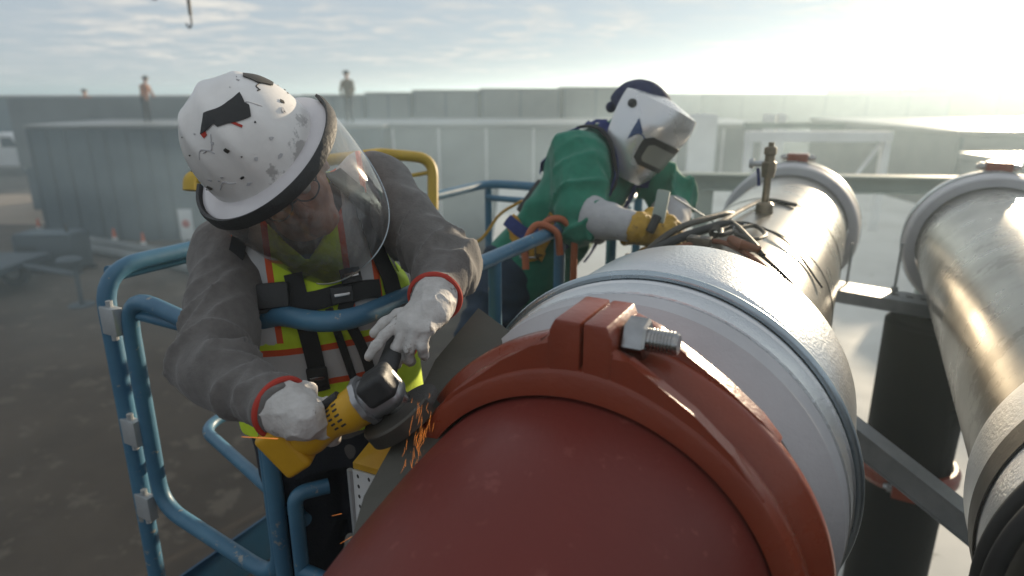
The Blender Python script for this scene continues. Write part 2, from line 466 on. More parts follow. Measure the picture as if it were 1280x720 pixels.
# ================================================================== PIPES
zp = H - .679
A0 = np.array([.2585, 1.122, zp])
B0 = A0 + nA * .852
def axA(s, off=0, up=0): return A0 + dA * s + nA * off + UP * up
def axB(s, off=0, up=0): return B0 + dA * s + nA * off + UP * up

# -- red elbow pipe, nearest
pts = []; S0 = -.25
Rb = 1.05
for k in range(49):
    a = R(62) * k / 48
    pts.append(axA(S0) + (-dA) * (Rb * math.sin(a)) - UP * (Rb * (1 - math.cos(a))))
e = empty('red_pipe', axA(S0 - .4, 0, -.4), 'thick dark red painted pipe bending down in the near foreground', 'pipe')
MB().tube(pts, .282, 128).build('pipe_wall', M['red_paint'], e)

# -- coupling
e = empty('pipe_coupling', axA(-.28, 0, -.33), 'large glossy red bolted coupling clamped round the near red pipe', 'coupling')
prof = [(-.365, .2835), (-.365, .306), (-.362, .313), (-.354, .3175), (-.334, .3200), (-.326, .3165), (-.320, .3070), (-.312, .3065), (-.290, .338), (-.282, .342), (-.264, .342), (-.238, .330), (-.226, .326), (-.220, .321), (-.219, .300), (-.235, .286), (-.235, .2835)]
def rm(i, h, r, a):
    a = (a + math.pi) % (2 * math.pi) - math.pi
    # side a>0 is left of the top (nA is to the right)
    if r < .29: return r
    return r + .010 * math.exp(-(a / .38) ** 2)
MB().lathe(axA(0), dA, prof, 200, rmod=rm).build('housing', M['coupling_paint'], e, True, 32)
# bolt pads
cpt = axA(-.30)
for sgn, lo, hi in ((-1, .0018, .047), (1, .0018, .042)):
    poly = [(sgn * lo, .285), (sgn * hi, .285), (sgn * hi, .375), (sgn * (hi - .008), .392), (sgn * lo, .392)]
    MB().prism(poly, nA, UP, dA, cpt, -.062, .055, 0, .005).build('bolt_pad', M['coupling_paint'], e, True, 30)
# webs that run from the pads into the ring
lw = [(-.042, .376), (-.070, .340), (-.12, .316), (-.17, .283), (-.215, .238), (-.235, .212), (-.235, .190), (-.17, .240), (-.042, .292)]
MB().prism(lw, nA, UP, dA, cpt, -.060, -.030, 0, .007).build('web', M['coupling_paint'], e, True, 30)
rw = [(.038, .362), (.062, .344), (.105, .325), (.15, .297), (.20, .254), (.245, .203), (.245, .178), (.17, .235), (.038, .292)]
MB().prism(rw, nA, UP, dA, cpt, -.061, -.040, 0, .006).build('web', M['coupling_paint'], e, True, 30)
rw2 = [(.038, .380), (.075, .366), (.12, .336), (.17, .304), (.22, .265), (.25, .235), (.24, .21), (.12, .28), (.038, .300)]
MB().prism(rw2, nA, UP, dA, cpt, .028, .056, 0, .006).build('web', M['coupling_paint'], e, True, 30)
# bolt: nut and stud through the pads
bc = cpt + UP * .364 + dA * -.008
def hexnut(c, ax, r, h, up):
    mb = MB(); ax = unit(ax); u = unit(up - ax * (up @ ax)); w = np.cross(ax, u)
    vs, fs = [], []
    ring = [(0, .86), (.12 * h, 1.0), (.88 * h, 1.0), (h, .86)]
    for t, q in ring: vs += [c + ax * t + r * q * (math.cos(math.pi / 3 * k) * u + math.sin(math.pi / 3 * k) * w) for k in range(6)]
    for j in range(3):
        for k in range(6): fs.append((j * 6 + k, j * 6 + (k + 1) % 6, j * 6 + 6 + (k + 1) % 6, j * 6 + 6 + k))
    fs += [tuple(range(6))[::-1], tuple(range(18, 24))]
    return mb.verts_faces(vs, fs)
hexnut(bc + nA * .0425, nA, .0285, .033, UP + dA * .35).build('nut', M['bright_steel'], e, True, 20)
bl = MB(); bl.tube([bc + nA * .05, bc + nA * .110, bc + nA * .115], [.0155, .0155, .013], 20)
for k in range(7): bl.lathe(bc + nA * (.079 + .0045 * k), nA, [(0, .0152), (.0016, .0166), (.003, .0152)], 20, closed=False)
bl.build('bolt', M['bright_steel'], e, True, 30)


# -- main jacketed pipe
e = empty('main_pipe', axA(1.2, 0, -.36), 'long bare steel pipe with a jacketed near collar between coupling and welder', 'pipe')
MB().lathe(axA(0), dA, [(-.22, .279), (2.6, .279), (2.6, .26), (-.22, .26)], 128).build('pipe_wall', M['steel_pipe'], e, True, 40)
# gasket gap and insulation end
MB().lathe(axA(0), dA, [(-.235, .286), (-.215, .302), (-.170, .306), (-.165, .281), (-.235, .281)], 128).build('gasket', M['rubber'], e, True, 40)
MB().lathe(axA(0), dA, [(-.168, .284), (-.172, .310), (-.130, .344), (-.125, .349), (-.085, .353), (-.082, .349), (-.082, .284)], 160).build('end_cap', M['insulation_white'], e, True, 32)
MB().lathe(axA(0), dA, [(-.080, .286), (-.080, .350), (-.078, .3555), (-.028, .3575), (-.024, .361), (-.018, .361), (-.014, .3575), (.025, .3575), (.030, .360), (.31, .3565), (.335, .352), (.337, .284)], 160).build('jacket', M['jacket_metal'], e, True, 32)
ring = [axA(0, .366 * math.sin(t), .366 * math.cos(t)) for t in np.linspace(0, 2 * math.pi, 120, endpoint=False)]
MB().tube(ring, .0085, 10, closed=True).build('band', M['wire_bright'], e)
ring = [axA(.022, .360 * math.sin(t), .360 * math.cos(t)) for t in np.linspace(0, 2 * math.pi, 120, endpoint=False)]
MB().tube(ring, .003, 8, closed=True).build('band', M['jacket_metal'], e)
# thin scribed weld lines round the bare pipe
for s in (1.02, 1.62): MB().lathe(axA(s), dA, [(-.004, .2793), (0, .2812), (.004, .2793)], 96, closed=False).build('weld_seam', M['dark_steel'], e)

def far_clamp(ax, s, label):
    e = empty('pipe_clamp', ax(s + .12, 0, -.34), label, 'clamp', 'insulated clamps where the pipes cross the far beam')
    MB().lathe(ax(s), dA, [(0, .283), (0, .318), (.006, .326), (.05, .333), (.20, .336), (.235, .330), (.30, .318), (.30, .283)], 128).build('insulation', M['insulation_white'], e, True, 32)
    MB().lathe(ax(s), dA, [(.10, .338), (.10, .3405), (.13, .3405), (.13, .338)], 128).build('band', M['wire_bright'], e, True, 40)
    l = MB(); c = ax(s + .20, 0, .352)
    l.box(c, (.05, .045, .022), (nA, dA, UP), 0, .006).build('lug', M['coupling_paint'], e, True, 30)
    b = MB(); b.tube([c - nA * .085, c + nA * .085], .012, 10)
    for sg in (-1, 1): b.tube([c + nA * sg * .056, c + nA * sg * .074], .02, 6)
    b.build('bolt', M['bright_steel'], e, True, 30)
    return e
far_clamp(axA, 2.45, 'grey insulated clamp with red lug at the far end of the main pipe')
far_clamp(axB, 2.40, 'grey insulated clamp with red lug on the right hand pipe')

e = empty('side_pipe', axB(1.2, 0, -.36), 'bare shiny steel pipe at the right edge of the picture', 'pipe')
MB().lathe(axB(0), dA, [(-.6, .279), (2.6, .279), (2.6, .26), (-.6, .26)], 128).build('pipe_wall', M['steel_pipe_dim'], e, True, 40)
bo = axB(0, .030, -.004)
MB().lathe(bo, dA, [(-.02, .286), (-.02, .331), (-.01, .336), (.24, .337), (.272, .332), (.276, .300)], 160).build('jacket', M['jacket_metal'], e, True, 32)
MB().lathe(bo, dA, [(.075, .338), (.075, .341), (.135, .341), (.135, .338)], 128).build('tape', M['dark_steel'], e, True, 40)
for s_, r_ in ((-.065, .350), (-.105, .346)):
    ring = [bo + dA * s_ + nA * r_ * math.sin(t) + UP * r_ * math.cos(t) for t in np.linspace(0, 2 * math.pi, 120, endpoint=False)]
    MB().tube(ring, .013, 10, closed=True).build('band', M['rubber'], e)
MB().lathe(bo, dA, [(-.40, .284), (-.40, .312), (-.06, .325), (-.022, .325), (-.022, .284)], 128).build('end_cap', M['dark_steel'], e, True, 32)

# strut channels
def channel(name, label, a, b, w, h, m, up=UP, holes=True, parent=None):
    a, b = np.asarray(a), np.asarray(b); ax = unit(b - a); L = np.linalg.norm(b - a); c = (a + b) / 2
    v = unit(np.cross(up, ax)); u = np.cross(ax, v); k = MB()
    k.box(c + u * h / 2, (L / 2, w / 2, .003), (ax, v, u)); k.box(c - u * h / 2, (L / 2, w / 2, .003), (ax, v, u))
    k.box(c - v * (w / 2 - .004), (L / 2, .003, h / 2 - .004), (ax, v, u))
    k.box(c + v * (w / 2 - .003) + u * (h / 2 - .012), (L / 2, .003, .008), (ax, v, u)); k.box(c + v * (w / 2 - .003) - u * (h / 2 - .012), (L / 2, .003, .008), (ax, v, u))
    if holes:
        n = int(L / .06)
        for i in range(n):
            q = a + ax * (L * (i + .5) / n)
            k.box(q + u * (h / 2 + .0045), (.014, .006, .0012), (ax, v, u), 1)
    return k
s0, s1 = P(1000, 356, 3.0), P(1235, 396, 2.95)
cb = empty('strut_channel', (s0 + s1) / 2, 'slotted galvanised strut channel spanning under the two far clamps', 'strut')
channel('c', '', s0, s1, .20, .05, None).build('channel', [M['galvanised'], M['dark_steel']], cb, False)
q0, q1 = P(1030, 512, 2.0), P(1262, 696, 1.72)
ds = channel('d', '', q0, q1, .065, .065, None, holes=False).build('diagonal_strut', M['galvanised'], None, False)
tag(recentre(ds), 'plain galvanised strut slanting down between the near pipe collars', 'strut')
# black riser with red coupling
rc = P(1147, 500, 3.0); rr = .185
e = empty('riser_pipe', (rc[0], rc[1], 2.6), 'black wrapped upright pipe below the strut channel', 'pipe')
ztop = P(1150, 384, 3.05)[2]
MB().lathe((rc[0], rc[1], 0), UP, [(2.604, rr - .01), (ztop - .02, rr), (ztop, rr - .02), (ztop, .02), (2.604, .02)], 64, up=(1, 0, 0)).build('pipe_wall', M['black_wrap'], e, True, 40)
_r = P(1135, 612, 1.0) - CAM; zc = H + _r[2] * (rc[1] - .2) / _r[1]
e2 = empty('riser_coupling', (rc[0], rc[1], zc - .06), 'red bolted coupling round the black upright pipe', 'coupling')
MB().lathe((rc[0], rc[1], zc), UP, [(-.045, rr + .004), (-.045, rr + .02), (-.02, rr + .036), (.02, rr + .036), (.045, rr + .02), (.045, rr + .004)], 96, up=(1, 0, 0)).build('housing', M['coupling_paint'], e2, True, 30)
for a in (-R(120), R(60)):
    v = np.array([math.cos(a), math.sin(a), 0]); w = np.array([-v[1], v[0], 0])
    c = np.array([rc[0], rc[1], zc]) + v * (rr + .055)
    MB().box(c, (.035, .05, .035), (v, w, UP), 0, .006).build('bolt_pad', M['coupling_paint'], e2, True, 30)
    MB().tube([c - w * .085, c + w * .085], .014, 10).tube([c + w * .05, c + w * .07], .024, 6).tube([c - w * .05, c - w * .07], .024, 6).build('bolt', M['bright_steel'], e2, True, 30)
for ax_, off in ((axA, .34), (axB, -.34)):
    pass
# hanger rods beside the clamps
for px_, dd, lb in ((1062, 2.98, 'thin steel hanger rod beside the main pipe clamp'), (1124, 2.93, 'thin steel hanger rod beside the right hand clamp')):
    a, b = P(px_ + 4, 304, dd), P(px_ + 2, 375, dd)
    b = np.array([a[0], a[1], b[2]])
    o = MB().tube([a, b], .006, 8).lathe(b + UP * .03, UP, [(-.012, .007), (-.012, .016), (.012, .016), (.012, .007)], 6, up=(1, 0, 0)).build('hanger_rod', M['galvanised'], None)
    tag(recentre(o), lb, 'rod', 'hanger rods')

# ================================================================== LIFT BASKET
ZR = H - .43; ZF = H - 1.52; TR = .021
K0 = np.array([-.335, 1.18, 0]); dE = -nA
def bk(s, t, z): return K0 + dA * s + dE * t + UP * z      # s along the pipes, t away from them
LEN, WID = 1.92, .76
e = empty('lift_basket', bk(LEN / 2, WID / 2, ZF), 'blue tubular work platform holding the two near workers', 'lift basket')
fl = MB(); fl.box(bk(LEN / 2, WID / 2, ZF - .03), (LEN / 2, WID / 2, .03), (dA, dE, UP)); fl.build('floor', M['tread'], e, False)
tp = MB()
tp.box(bk(0, WID / 2, ZF + .08), (.004, WID / 2, .08), (dA, dE, UP)); tp.box(bk(LEN, WID / 2, ZF + .08), (.004, WID / 2, .08), (dA, dE, UP))
tp.box(bk(LEN / 2, 0, ZF + .08), (LEN / 2, .004, .08), (dA, dE, UP)); tp.box(bk(LEN / 2, WID, ZF + .08), (LEN / 2, .004, .08), (dA, dE, UP))
tp.build('toe_board', M['blue_panel'], e, False)
# top rail: three sides round, and mid rail
top = fillet([bk(0, WID * .985, ZR - .30), bk(0, WID * .985, ZR), bk(0, WID * .36, ZR)], .09)
top = [bk(0, .02 + WID * .23, ZR - .28), bk(0, .02 + WID * .23, ZR)]
def rail(name, pts, r=TR, fr=.10): return MB().tube(fillet(pts, fr), r, 14).build(name, M['blue_paint'], e)
rail('top_rail', [bk(0, .225, ZR - .30), bk(0, .225, ZR), bk(0, 0, ZR), bk(.62, 0, ZR), bk(1.06, 0, ZR)])
rail('top_rail', [bk(1.58, 0, ZF + .1), bk(1.58, 0, ZR), bk(LEN, 0, ZR), bk(LEN, WID, ZR), bk(.03, WID, ZR)], TR, .12)
# end frame with its gate
rail('end_frame', [bk(.50, WID - .02, ZR + .02), bk(0, WID - .02, ZR + .02), bk(0, WID - .02, ZF)], .0215, .10)
rail('gate', [bk(.01, .26, ZR - .10), bk(.01, WID - .085, ZR - .03), bk(.01, WID - .085, ZR - .62), bk(.01, .245, ZR - .70), bk(.01, .245, ZR - .1)], .020, .09)
rail('gate_bar', [bk(.02, .26, ZR - .09), bk(.02, WID - .09, ZR - .085)], .014)
rail('mid_rail', [bk(.02, .16, ZR - .5), bk(.2, WID - .02, ZR - .50), bk(LEN * .6, WID, ZR - .5)], .016)
rail('post', [bk(.0, .165, ZF), bk(.0, .165, ZR - .42), bk(.06, .12, ZR - .42)], .017, .03)
for s_, t_ in ((0, .225), (.62, 0), (1.06, 0), (LEN, 0), (LEN, WID), (LEN * .55, WID)):
    rail('post', [bk(s_, t_, ZF), bk(s_, t_, ZR - (.25 if t_ == .225 else .004))], .019)
rail('mid_rail', [bk(0, .165, ZR - .62), bk(0, 0, ZR - .62), bk(LEN, 0, ZR - .55)], .017, .08)
rail('mid_rail', [bk(LEN, 0, ZR - .5), bk(LEN, WID, ZR - .5)], .017)
rail('mid_rail', [bk(LEN * .97, .02, ZR - .06), bk(LEN * .97, WID - .02, ZR - .06)], .015)
# hinges and latches on the gate
hg = []
for zz in (-.10, -.40, -.62):
    h = MB(); c = bk(-.012, WID - .052, ZR + zz)
    h.box(c, (.012, .028, .035), (dA, dE, UP), 0, .003).tube([c - UP * .05, c + UP * .05], .008, 8).build('hinge', M['galvanised'], e, True, 30)
MB().box(bk(-.01, .235, ZR - .14), (.016, .03, .03), (dA, dE, UP), 0, .006).tube([bk(-.02, .19, ZR - .14), bk(-.02, .28, ZR - .14)], .010, 8).build('latch', M['galvanised'], e, True, 30)
# yellow drop bar
yb = fillet([P(238, 238, 1.95), P(238, 222, 1.95), P(475, 192, 2.5), P(541, 198, 2.6), P(541, 262, 2.6)], .07)
MB().tube(yb, .021, 12).build('drop_bar', M['yellow_paint'], e)
MB().tube([P(500, 222, 2.58), P(534, 216, 2.6)], .008, 8).build('pin', M['yellow_paint'], e)
# ================================================================== IMPLICIT SURFACES (people, gloves, cloth)
_rng = np.random.RandomState(3)
_T = _rng.rand(64, 64, 64).astype(np.float32)
def vnoise(p):
    q = np.floor(p).astype(np.int64); f = (p - q); f = f * f * (3 - 2 * f); q &= 63; r = (q + 1) & 63
    x0, y0, z0 = q[:, 0], q[:, 1], q[:, 2]; x1, y1, z1 = r[:, 0], r[:, 1], r[:, 2]
    fx, fy, fz = f[:, 0], f[:, 1], f[:, 2]
    a = _T[x0, y0, z0] * (1 - fx) + _T[x1, y0, z0] * fx; b = _T[x0, y1, z0] * (1 - fx) + _T[x1, y1, z0] * fx
    c = _T[x0, y0, z1] * (1 - fx) + _T[x1, y0, z1] * fx; d = _T[x0, y1, z1] * (1 - fx) + _T[x1, y1, z1] * fx
    return (a * (1 - fy) + b * fy) * (1 - fz) + (c * (1 - fy) + d * fy) * fz
def cap(p, a, b, ra, rb):
    a = np.asarray(a, float); b = np.asarray(b, float); ab = b - a
    t = np.clip(((p - a) @ ab) / max(ab @ ab, 1e-12), 0, 1)
    return np.linalg.norm(p - a - t[:, None] * ab, axis=1) - (ra + (rb - ra) * t)
def ell(p, c, ax, rad):
    q = (p - np.asarray(c)) @ np.array(ax).T; rad = np.array(rad)
    k0 = np.linalg.norm(q / rad, axis=1); k1 = np.linalg.norm(q / rad ** 2, axis=1)
    return k0 * (k0 - 1) / np.maximum(k1, 1e-9)
def smin(a, b, k):
    h = np.clip(.5 + .5 * (b - a) / k, 0, 1); return b * (1 - h) + a * h - k * h * (1 - h)
def smax(a, b, k): return -smin(-a, -b, k)
def sdf_mesh(fn, lo, hi, h):
    lo = np.asarray(lo, float); hi = np.asarray(hi, float); B = 4
    nb = np.ceil((hi - lo) / (h * B)).astype(int); n = nb * B
    g = [lo[i] + (np.arange(nb[i]) + .5) * B * h for i in range(3)]
    C = np.stack(np.meshgrid(*g, indexing='ij'), -1).reshape(-1, 3)
    v = np.concatenate([fn(C[i:i + 200000]) for i in range(0, len(C), 200000)]).reshape(nb)
    act = np.abs(v) < B * h * 1.35 + .012
    V = np.repeat(np.repeat(np.repeat(v, B, 0), B, 1), B, 2).astype(np.float32)
    mask = np.repeat(np.repeat(np.repeat(act, B, 0), B, 1), B, 2)
    idx = np.argwhere(mask)
    pts = lo + (idx + .5) * h
    out = np.concatenate([fn(pts[i:i + 200000]) for i in range(0, len(pts), 200000)])
    V[mask] = out
    s = V < 0
    off = [(i, j, k) for i in (0, 1) for j in (0, 1) for k in (0, 1)]
    sh = tuple(n - 1)
    sub = lambda A, o: A[o[0]:o[0] + sh[0], o[1]:o[1] + sh[1], o[2]:o[2] + sh[2]]
    cnt = sum(sub(s, o).astype(np.int8) for o in off)
    cell = (cnt > 0) & (cnt < 8)
    ci = np.argwhere(cell); N = len(ci)
    cv = np.stack([sub(V, o)[cell] for o in off], 1)
    acc = np.zeros((N, 3)); num = np.zeros(N)
    for a in range(8):
        for b in range(a + 1, 8):
            if sum(abs(off[a][i] - off[b][i]) for i in range(3)) != 1: continue
            va, vb = cv[:, a], cv[:, b]; cr = (va < 0) != (vb < 0)
            t = np.where(cr, va / np.where(cr, va - vb, 1), 0)
            pa, pb = np.array(off[a]), np.array(off[b])
            acc += np.where(cr[:, None], pa + t[:, None] * (pb - pa), 0); num += cr
    vp = lo + (ci + acc / num[:, None] + .5) * h
    ID = -np.ones(sh, np.int64); ID[cell] = np.arange(N)
    quads = []
    for ax in range(3):
        o1 = [0, 0, 0]; o1[ax] = 1
        sl0 = tuple(slice(1, n[i] - 1) if i != ax else slice(0, n[i] - 1) for i in range(3))
        sl1 = tuple(slice(1, n[i] - 1) if i != ax else slice(1, n[i]) for i in range(3))
        A, Bq = s[sl0], s[sl1]; e = np.argwhere(A != Bq)
        if not len(e): continue
        pos = A[A != Bq]
        base = e + np.array([1 if i != ax else 0 for i in range(3)])
        u, w = (ax + 1) % 3, (ax + 2) % 3
        def at(du, dw):
            q = base.copy(); q[:, u] -= du; q[:, w] -= dw; return ID[q[:, 0], q[:, 1], q[:, 2]]
        Q = np.stack([at(1, 1), at(0, 1), at(0, 0), at(1, 0)], 1)
        Q = np.where(pos[:, None], Q, Q[:, ::-1]); quads.append(Q[(Q >= 0).all(1)])
    return vp, np.concatenate(quads)
def sobj(name, fn, lo, hi, h, m, parent, attrs=None):
    vp, q = sdf_mesh(fn, lo, hi, h)
    me = bpy.data.meshes.new(name)
    me.vertices.add(len(vp)); me.vertices.foreach_set('co', vp.astype(np.float32).ravel())
    me.loops.add(len(q) * 4); me.loops.foreach_set('vertex_index', q.astype(np.int32).ravel())
    me.polygons.add(len(q)); me.polygons.foreach_set('loop_start', np.arange(0, len(q) * 4, 4, dtype=np.int32))
    me.update(calc_edges=True); me.validate()
    for k, f in (attrs or {}).items():
        a = me.attributes.new(k, 'FLOAT', 'POINT'); a.data.foreach_set('value', f(vp).astype(np.float32))
    return link(name, me, m, parent, True)
def project(fn, p, lev=0.0, it=6):
    """move points onto the surface fn = lev"""
    p = np.array(p, float)
    for _ in range(it):
        v = fn(p) - lev; e = 1e-3
        g = np.stack([(fn(p + np.eye(3)[i] * e) - fn(p - np.eye(3)[i] * e)) / (2 * e) for i in range(3)], 1)
        gl = np.linalg.norm(g, axis=1)[:, None]; p = p - g / np.maximum(gl, 1e-6) * (v[:, None]) * .9
    return p, g / np.maximum(gl, 1e-6)
def strap(name, fn, pts, width, m, parent, lev=.004, thick=.003, n=10, proj=True):
    """a flat ribbon of webbing laid on a surface"""
    c = np.array(spline(pts, n))
    if proj: c, nr = project(fn, c, lev)
    else: _, nr = project(fn, c, lev, 1)
    T = np.gradient(c, axis=0); T /= np.linalg.norm(T, axis=1)[:, None]
    S = np.cross(T, nr); S /= np.linalg.norm(S, axis=1)[:, None]
    L_, R_ = c - S * width / 2, c + S * width / 2
    if proj:
        L_, nl = project(fn, L_, lev, 3); R_, nq = project(fn, R_, lev, 3)
    vs, fs = [], []
    for i in range(len(c)):
        vs += [L_[i], R_[i], R_[i] + nr[i] * thick, c[i] + nr[i] * thick * 1.3, L_[i] + nr[i] * thick]
    for i in range(len(c) - 1):
        for k in range(5): fs.append((i * 5 + k, i * 5 + (k + 1) % 5, i * 5 + 5 + (k + 1) % 5, i * 5 + 5 + k))
    fs += [(0, 1, 2, 3, 4), tuple(range(len(vs) - 5, len(vs)))[::-1]]
    return MB().verts_faces(vs, fs).build(name, m, parent, True, 40)
def limb_folds(p, a, b, amp, ft=30, fr=7, seed=0.0):
    """creases running round a limb from a to b"""
    ax = unit(np.asarray(b) - np.asarray(a)); q = p - np.asarray(a); t = q @ ax; r = q - t[:, None] * ax
    n = vnoise(np.concatenate([(t * ft + (r @ np.array([.6, .3, .7])) * 9 + seed)[:, None], r[:, :2] * fr + 5 + seed], 1))
    r = 1 - np.abs(2 * n - 1)
    return amp * (2.2 * r ** 2.6 - .7)
def hand_fn(wrist, fwd, back, side, curls, thumb, spread=.0, sc=1.0, gl=.0):
    """a hand: wrist, direction to the knuckles, direction of the back of the hand, side=+1 when the thumb is on +x;
    curls: three joint bends for index..little; thumb: (direction in hand axes, bend)"""
    y = unit(fwd); z = unit(np.asarray(back) - y * (np.asarray(back) @ y)); x = np.cross(y, z) * side
    L = lambda a, b, c: np.asarray(wrist) + sc * (x * a + y * b + z * c)
    bx = [.030, .010, -.011, -.031]; by = [.088, .092, .088, .080]
    ln = [(.042, .026, .022), (.046, .029, .023), (.043, .027, .022), (.034, .021, .020)]
    rd = [(.0105, .0098, .0085), (.0108, .010, .0088), (.0103, .0095, .0083), (.0093, .0085, .0075)]
    fingers = []
    for i in range(4):
        p0 = L(bx[i], by[i], 0); a = 0; seg = [L(bx[i] * .8, by[i] - .035, 0), p0]
        sx_ = spread * (1.5 - i)
        for j in range(3):
            a += curls[i][j]
            dirv = unit(y * math.cos(a) - z * math.sin(a) + x * sx_ * math.cos(a))
            seg.append(seg[-1] + dirv * ln[i][j] * sc)
        fingers.append((seg, rd[i]))
    td, tb = thumb; tdv = unit(x * td[0] + y * td[1] + z * td[2])
    t0 = L(.024, .022, -.008); t1 = t0 + tdv * .042 * sc; td2 = unit(tdv + (x * tb[0] + y * tb[1] + z * tb[2])); t2 = t1 + td2 * .034 * sc; t3 = t2 + unit(td2 + (x * tb[0] + y * tb[1] + z * tb[2]) * .6) * .026 * sc
    def fn(p):
        d = cap(p, L(.016, .0, 0), L(.026, .080, -.001), .017 * sc + gl, .0145 * sc + gl)
        for (ax_, bx_, by_) in ((.004, .009, .085), (-.008, -.010, .082), (-.017, -.028, .074)):
            d = smin(d, cap(p, L(ax_, 0, 0), L(bx_, by_, 0), .018 * sc + gl, .0145 * sc + gl), .014)
        d = smin(d, cap(p, L(.016, .02, -.008), L(.024, .05, -.010), .018 * sc, .012 * sc), .015)
        for seg, r in fingers:
            f = cap(p, seg[0], seg[1], r[0] * sc + gl, r[0] * sc * 1.08 + gl)
            for j in range(3):
                f = smin(f, cap(p, seg[j + 1], seg[j + 2], r[j] * sc * 1.02 + gl, r[min(j + 1, 2)] * sc * .98 + gl), .004)
            d = smin(d, f, .004)
        t = cap(p, t0, t1, .0155 * sc + gl, .0125 * sc + gl); t = smin(t, cap(p, t1, t2, .0125 * sc + gl, .0112 * sc + gl), .005); t = smin(t, cap(p, t2, t3, .011 * sc + gl, .009 * sc + gl), .005)
        return smin(d, t, .010)
    fn.L = L; fn.x, fn.y, fn.z = x, y, z; fn.fingers = fingers
    return fn
def box_of(pts, pad):
    a = np.array(pts); return a.min(0) - pad, a.max(0) + pad
class Frame:
    """an origin with three axes"""
    def __init__(s, o, x, y, z): s.o = np.asarray(o, float); s.x, s.y, s.z = x, y, z
    def p(s, a, b, c): return s.o + s.x * a + s.y * b + s.z * c
    def q(s, p):
        d = p - s.o; return np.stack([d @ s.x, d @ s.y, d @ s.z], 1)
def head_frame(o, face, crown):
    f = unit(face); c = unit(np.asarray(crown) - f * (np.asarray(crown) @ f)); return Frame(o, np.cross(f, c), f, c)   # x: wearer's left... right-handed
def head_fn(F):
    def fn(p):
        q = F.q(p); q = q.copy(); q[:, 0] = np.abs(q[:, 0]); I = np.eye(3)
        d = ell(q, (0, -.012, .0), I, (.076, .098, .098))
        d = smin(d, ell(q, (0, .022, -.085), I, (.060, .066, .080)), .03)
        d = smin(d, cap(q, (0, .070, -.148), (.018, .062, -.146), .022, .022), .02)       # chin
        d = smin(d, ell(q, (.036, .060, -.075), I, (.026, .024, .024)), .02)               # cheek
        d = smin(d, cap(q, (0, .083, -.022), (.04, .072, -.022), .012, .010), .012)        # brow
        d = smax(d, -ell(q, (.031, .098, -.042), I, (.017, .018, .012)), .012)             # socket
        nose = smin(cap(q, (0, .088, -.040), (0, .112, -.078), .008, .012), ell(q, (.010, .100, -.082), I, (.010, .012, .009)), .008)
        d = smin(d, nose, .008)
        d = smin(d, ell(q, (0, .084, -.108), I, (.024, .012, .007)), .006)                 # lips
        d = smin(d, ell(q, (0, .083, -.119), I, (.021, .012, .007)), .006)
        d = smax(d, -cap(q, (0, .100, -.1135), (.022, .090, -.1145), .0025, .0015), .003)
        d = smin(d, ell(q, (.078, -.008, -.060), I, (.010, .020, .031)), .008)             # ear
        return d
    return fn
def torso_fn(pel, top, fwd, tab):
    """tab: rows of (height from the pelvis, half width, half depth, forward shift)"""
    pel = np.asarray(pel); u = unit(np.asarray(top) - pel); f = unit(fwd - u * (fwd @ u)); l = np.cross(u, f); tab = np.array(tab)
    def loc(p):
        d = p - pel; return np.stack([d @ l, d @ f, d @ u], 1)
    def fn(p, grow=0.0):
        q = loc(p); h = q[:, 2]
        a = np.interp(h, tab[:, 0], tab[:, 1]) + grow; b = np.interp(h, tab[:, 0], tab[:, 2]) + grow; s = np.interp(h, tab[:, 0], tab[:, 3])
        x, y = np.abs(q[:, 0]), np.abs(q[:, 1] - s)
        e = 2.5
        k = ((x / a) ** e + (y / b) ** e + 1e-9) ** (1 / e)
        d = (k - 1) * np.minimum(a, b)
        return np.maximum(d, np.maximum(h - tab[-1, 0] - grow, tab[0, 0] - h - grow))
    fn.loc = loc; fn.l, fn.f, fn.u, fn.pel = l, f, u, pel
    fn.at = lambda a, b, c: pel + l * a + f * b + u * c
    return fn

mat('skin', (.56, .30, .20), (.48, .24, .16), 30, .45, .6, bump=.05, bscale=200)
mat('sweater_grey', (.150, .138, .130), (.115, .106, .100), 60, .9, 1.0, bump=.25, bscale=260, sheen=.2)
mat('denim', (.016, .030, .052), (.024, .042, .07), 40, .85, .95, bump=.25, bscale=220)
mat('denim_dark', (.012, .014, .022), (.02, .022, .03), 40, .9, .95, bump=.25, bscale=220)
mat('boot_leather', (.06, .035, .02), (.04, .025, .015), 20, .6, .7, bump=.2)
mat('hi_vis', (.60, .78, .03), (.52, .68, .03), 24, .7, .85, bump=.15, bscale=120)
mat('webbing', (.014, .014, .015), (.022, .022, .022), 60, .7, .85, bump=.3, bscale=300)
mat('webbing_blue', (.015, .03, .16), (.012, .02, .11), 60, .7, .85, bump=.3, bscale=300)
mat('webbing_yellow', (.50, .26, .015), (.40, .20, .012), 60, .7, .85, bump=.3, bscale=300)
mat('glove_white', (.56, .54, .52), (.44, .42, .40), 35, .7, .9, bump=.3, bscale=130, c3=(.26, .235, .21), wear=.60, wscale=28)
mat('glove_yellow', (.50, .30, .03), (.36, .21, .03), 30, .6, .8, bump=.3, bscale=110, c3=(.16, .10, .03), wear=.60, wscale=22)
mat('gauntlet_cloth', (.46, .46, .47), (.38, .38, .39), 26, .8, .9, bump=.25, bscale=120, c3=(.2, .19, .18), wear=.66, wscale=14)
mat('red_trim', (.42, .035, .02), None, 30, .7)
mat('hat_shell', (.80, .775, .75), (.66, .635, .61), 9, .28, .45, bump=.04, bscale=60, coat=.25, c3=(.42, .40, .385), wear=.575, wscale=7)
mat('hat_brim', (.66, .63, .64), (.58, .55, .56), 9, .3, .45, bump=.03, coat=.2, c3=(.22, .05, .09), wear=.70, wscale=30)
mat('black_tape', (.012, .012, .013), (.02, .02, .02), 40, .45, .6, bump=.15, bscale=90)
mat('green_cloth', (.016, .200, .125), (.012, .155, .098), 30, .8, .9, bump=.2, bscale=160, sheen=.15)
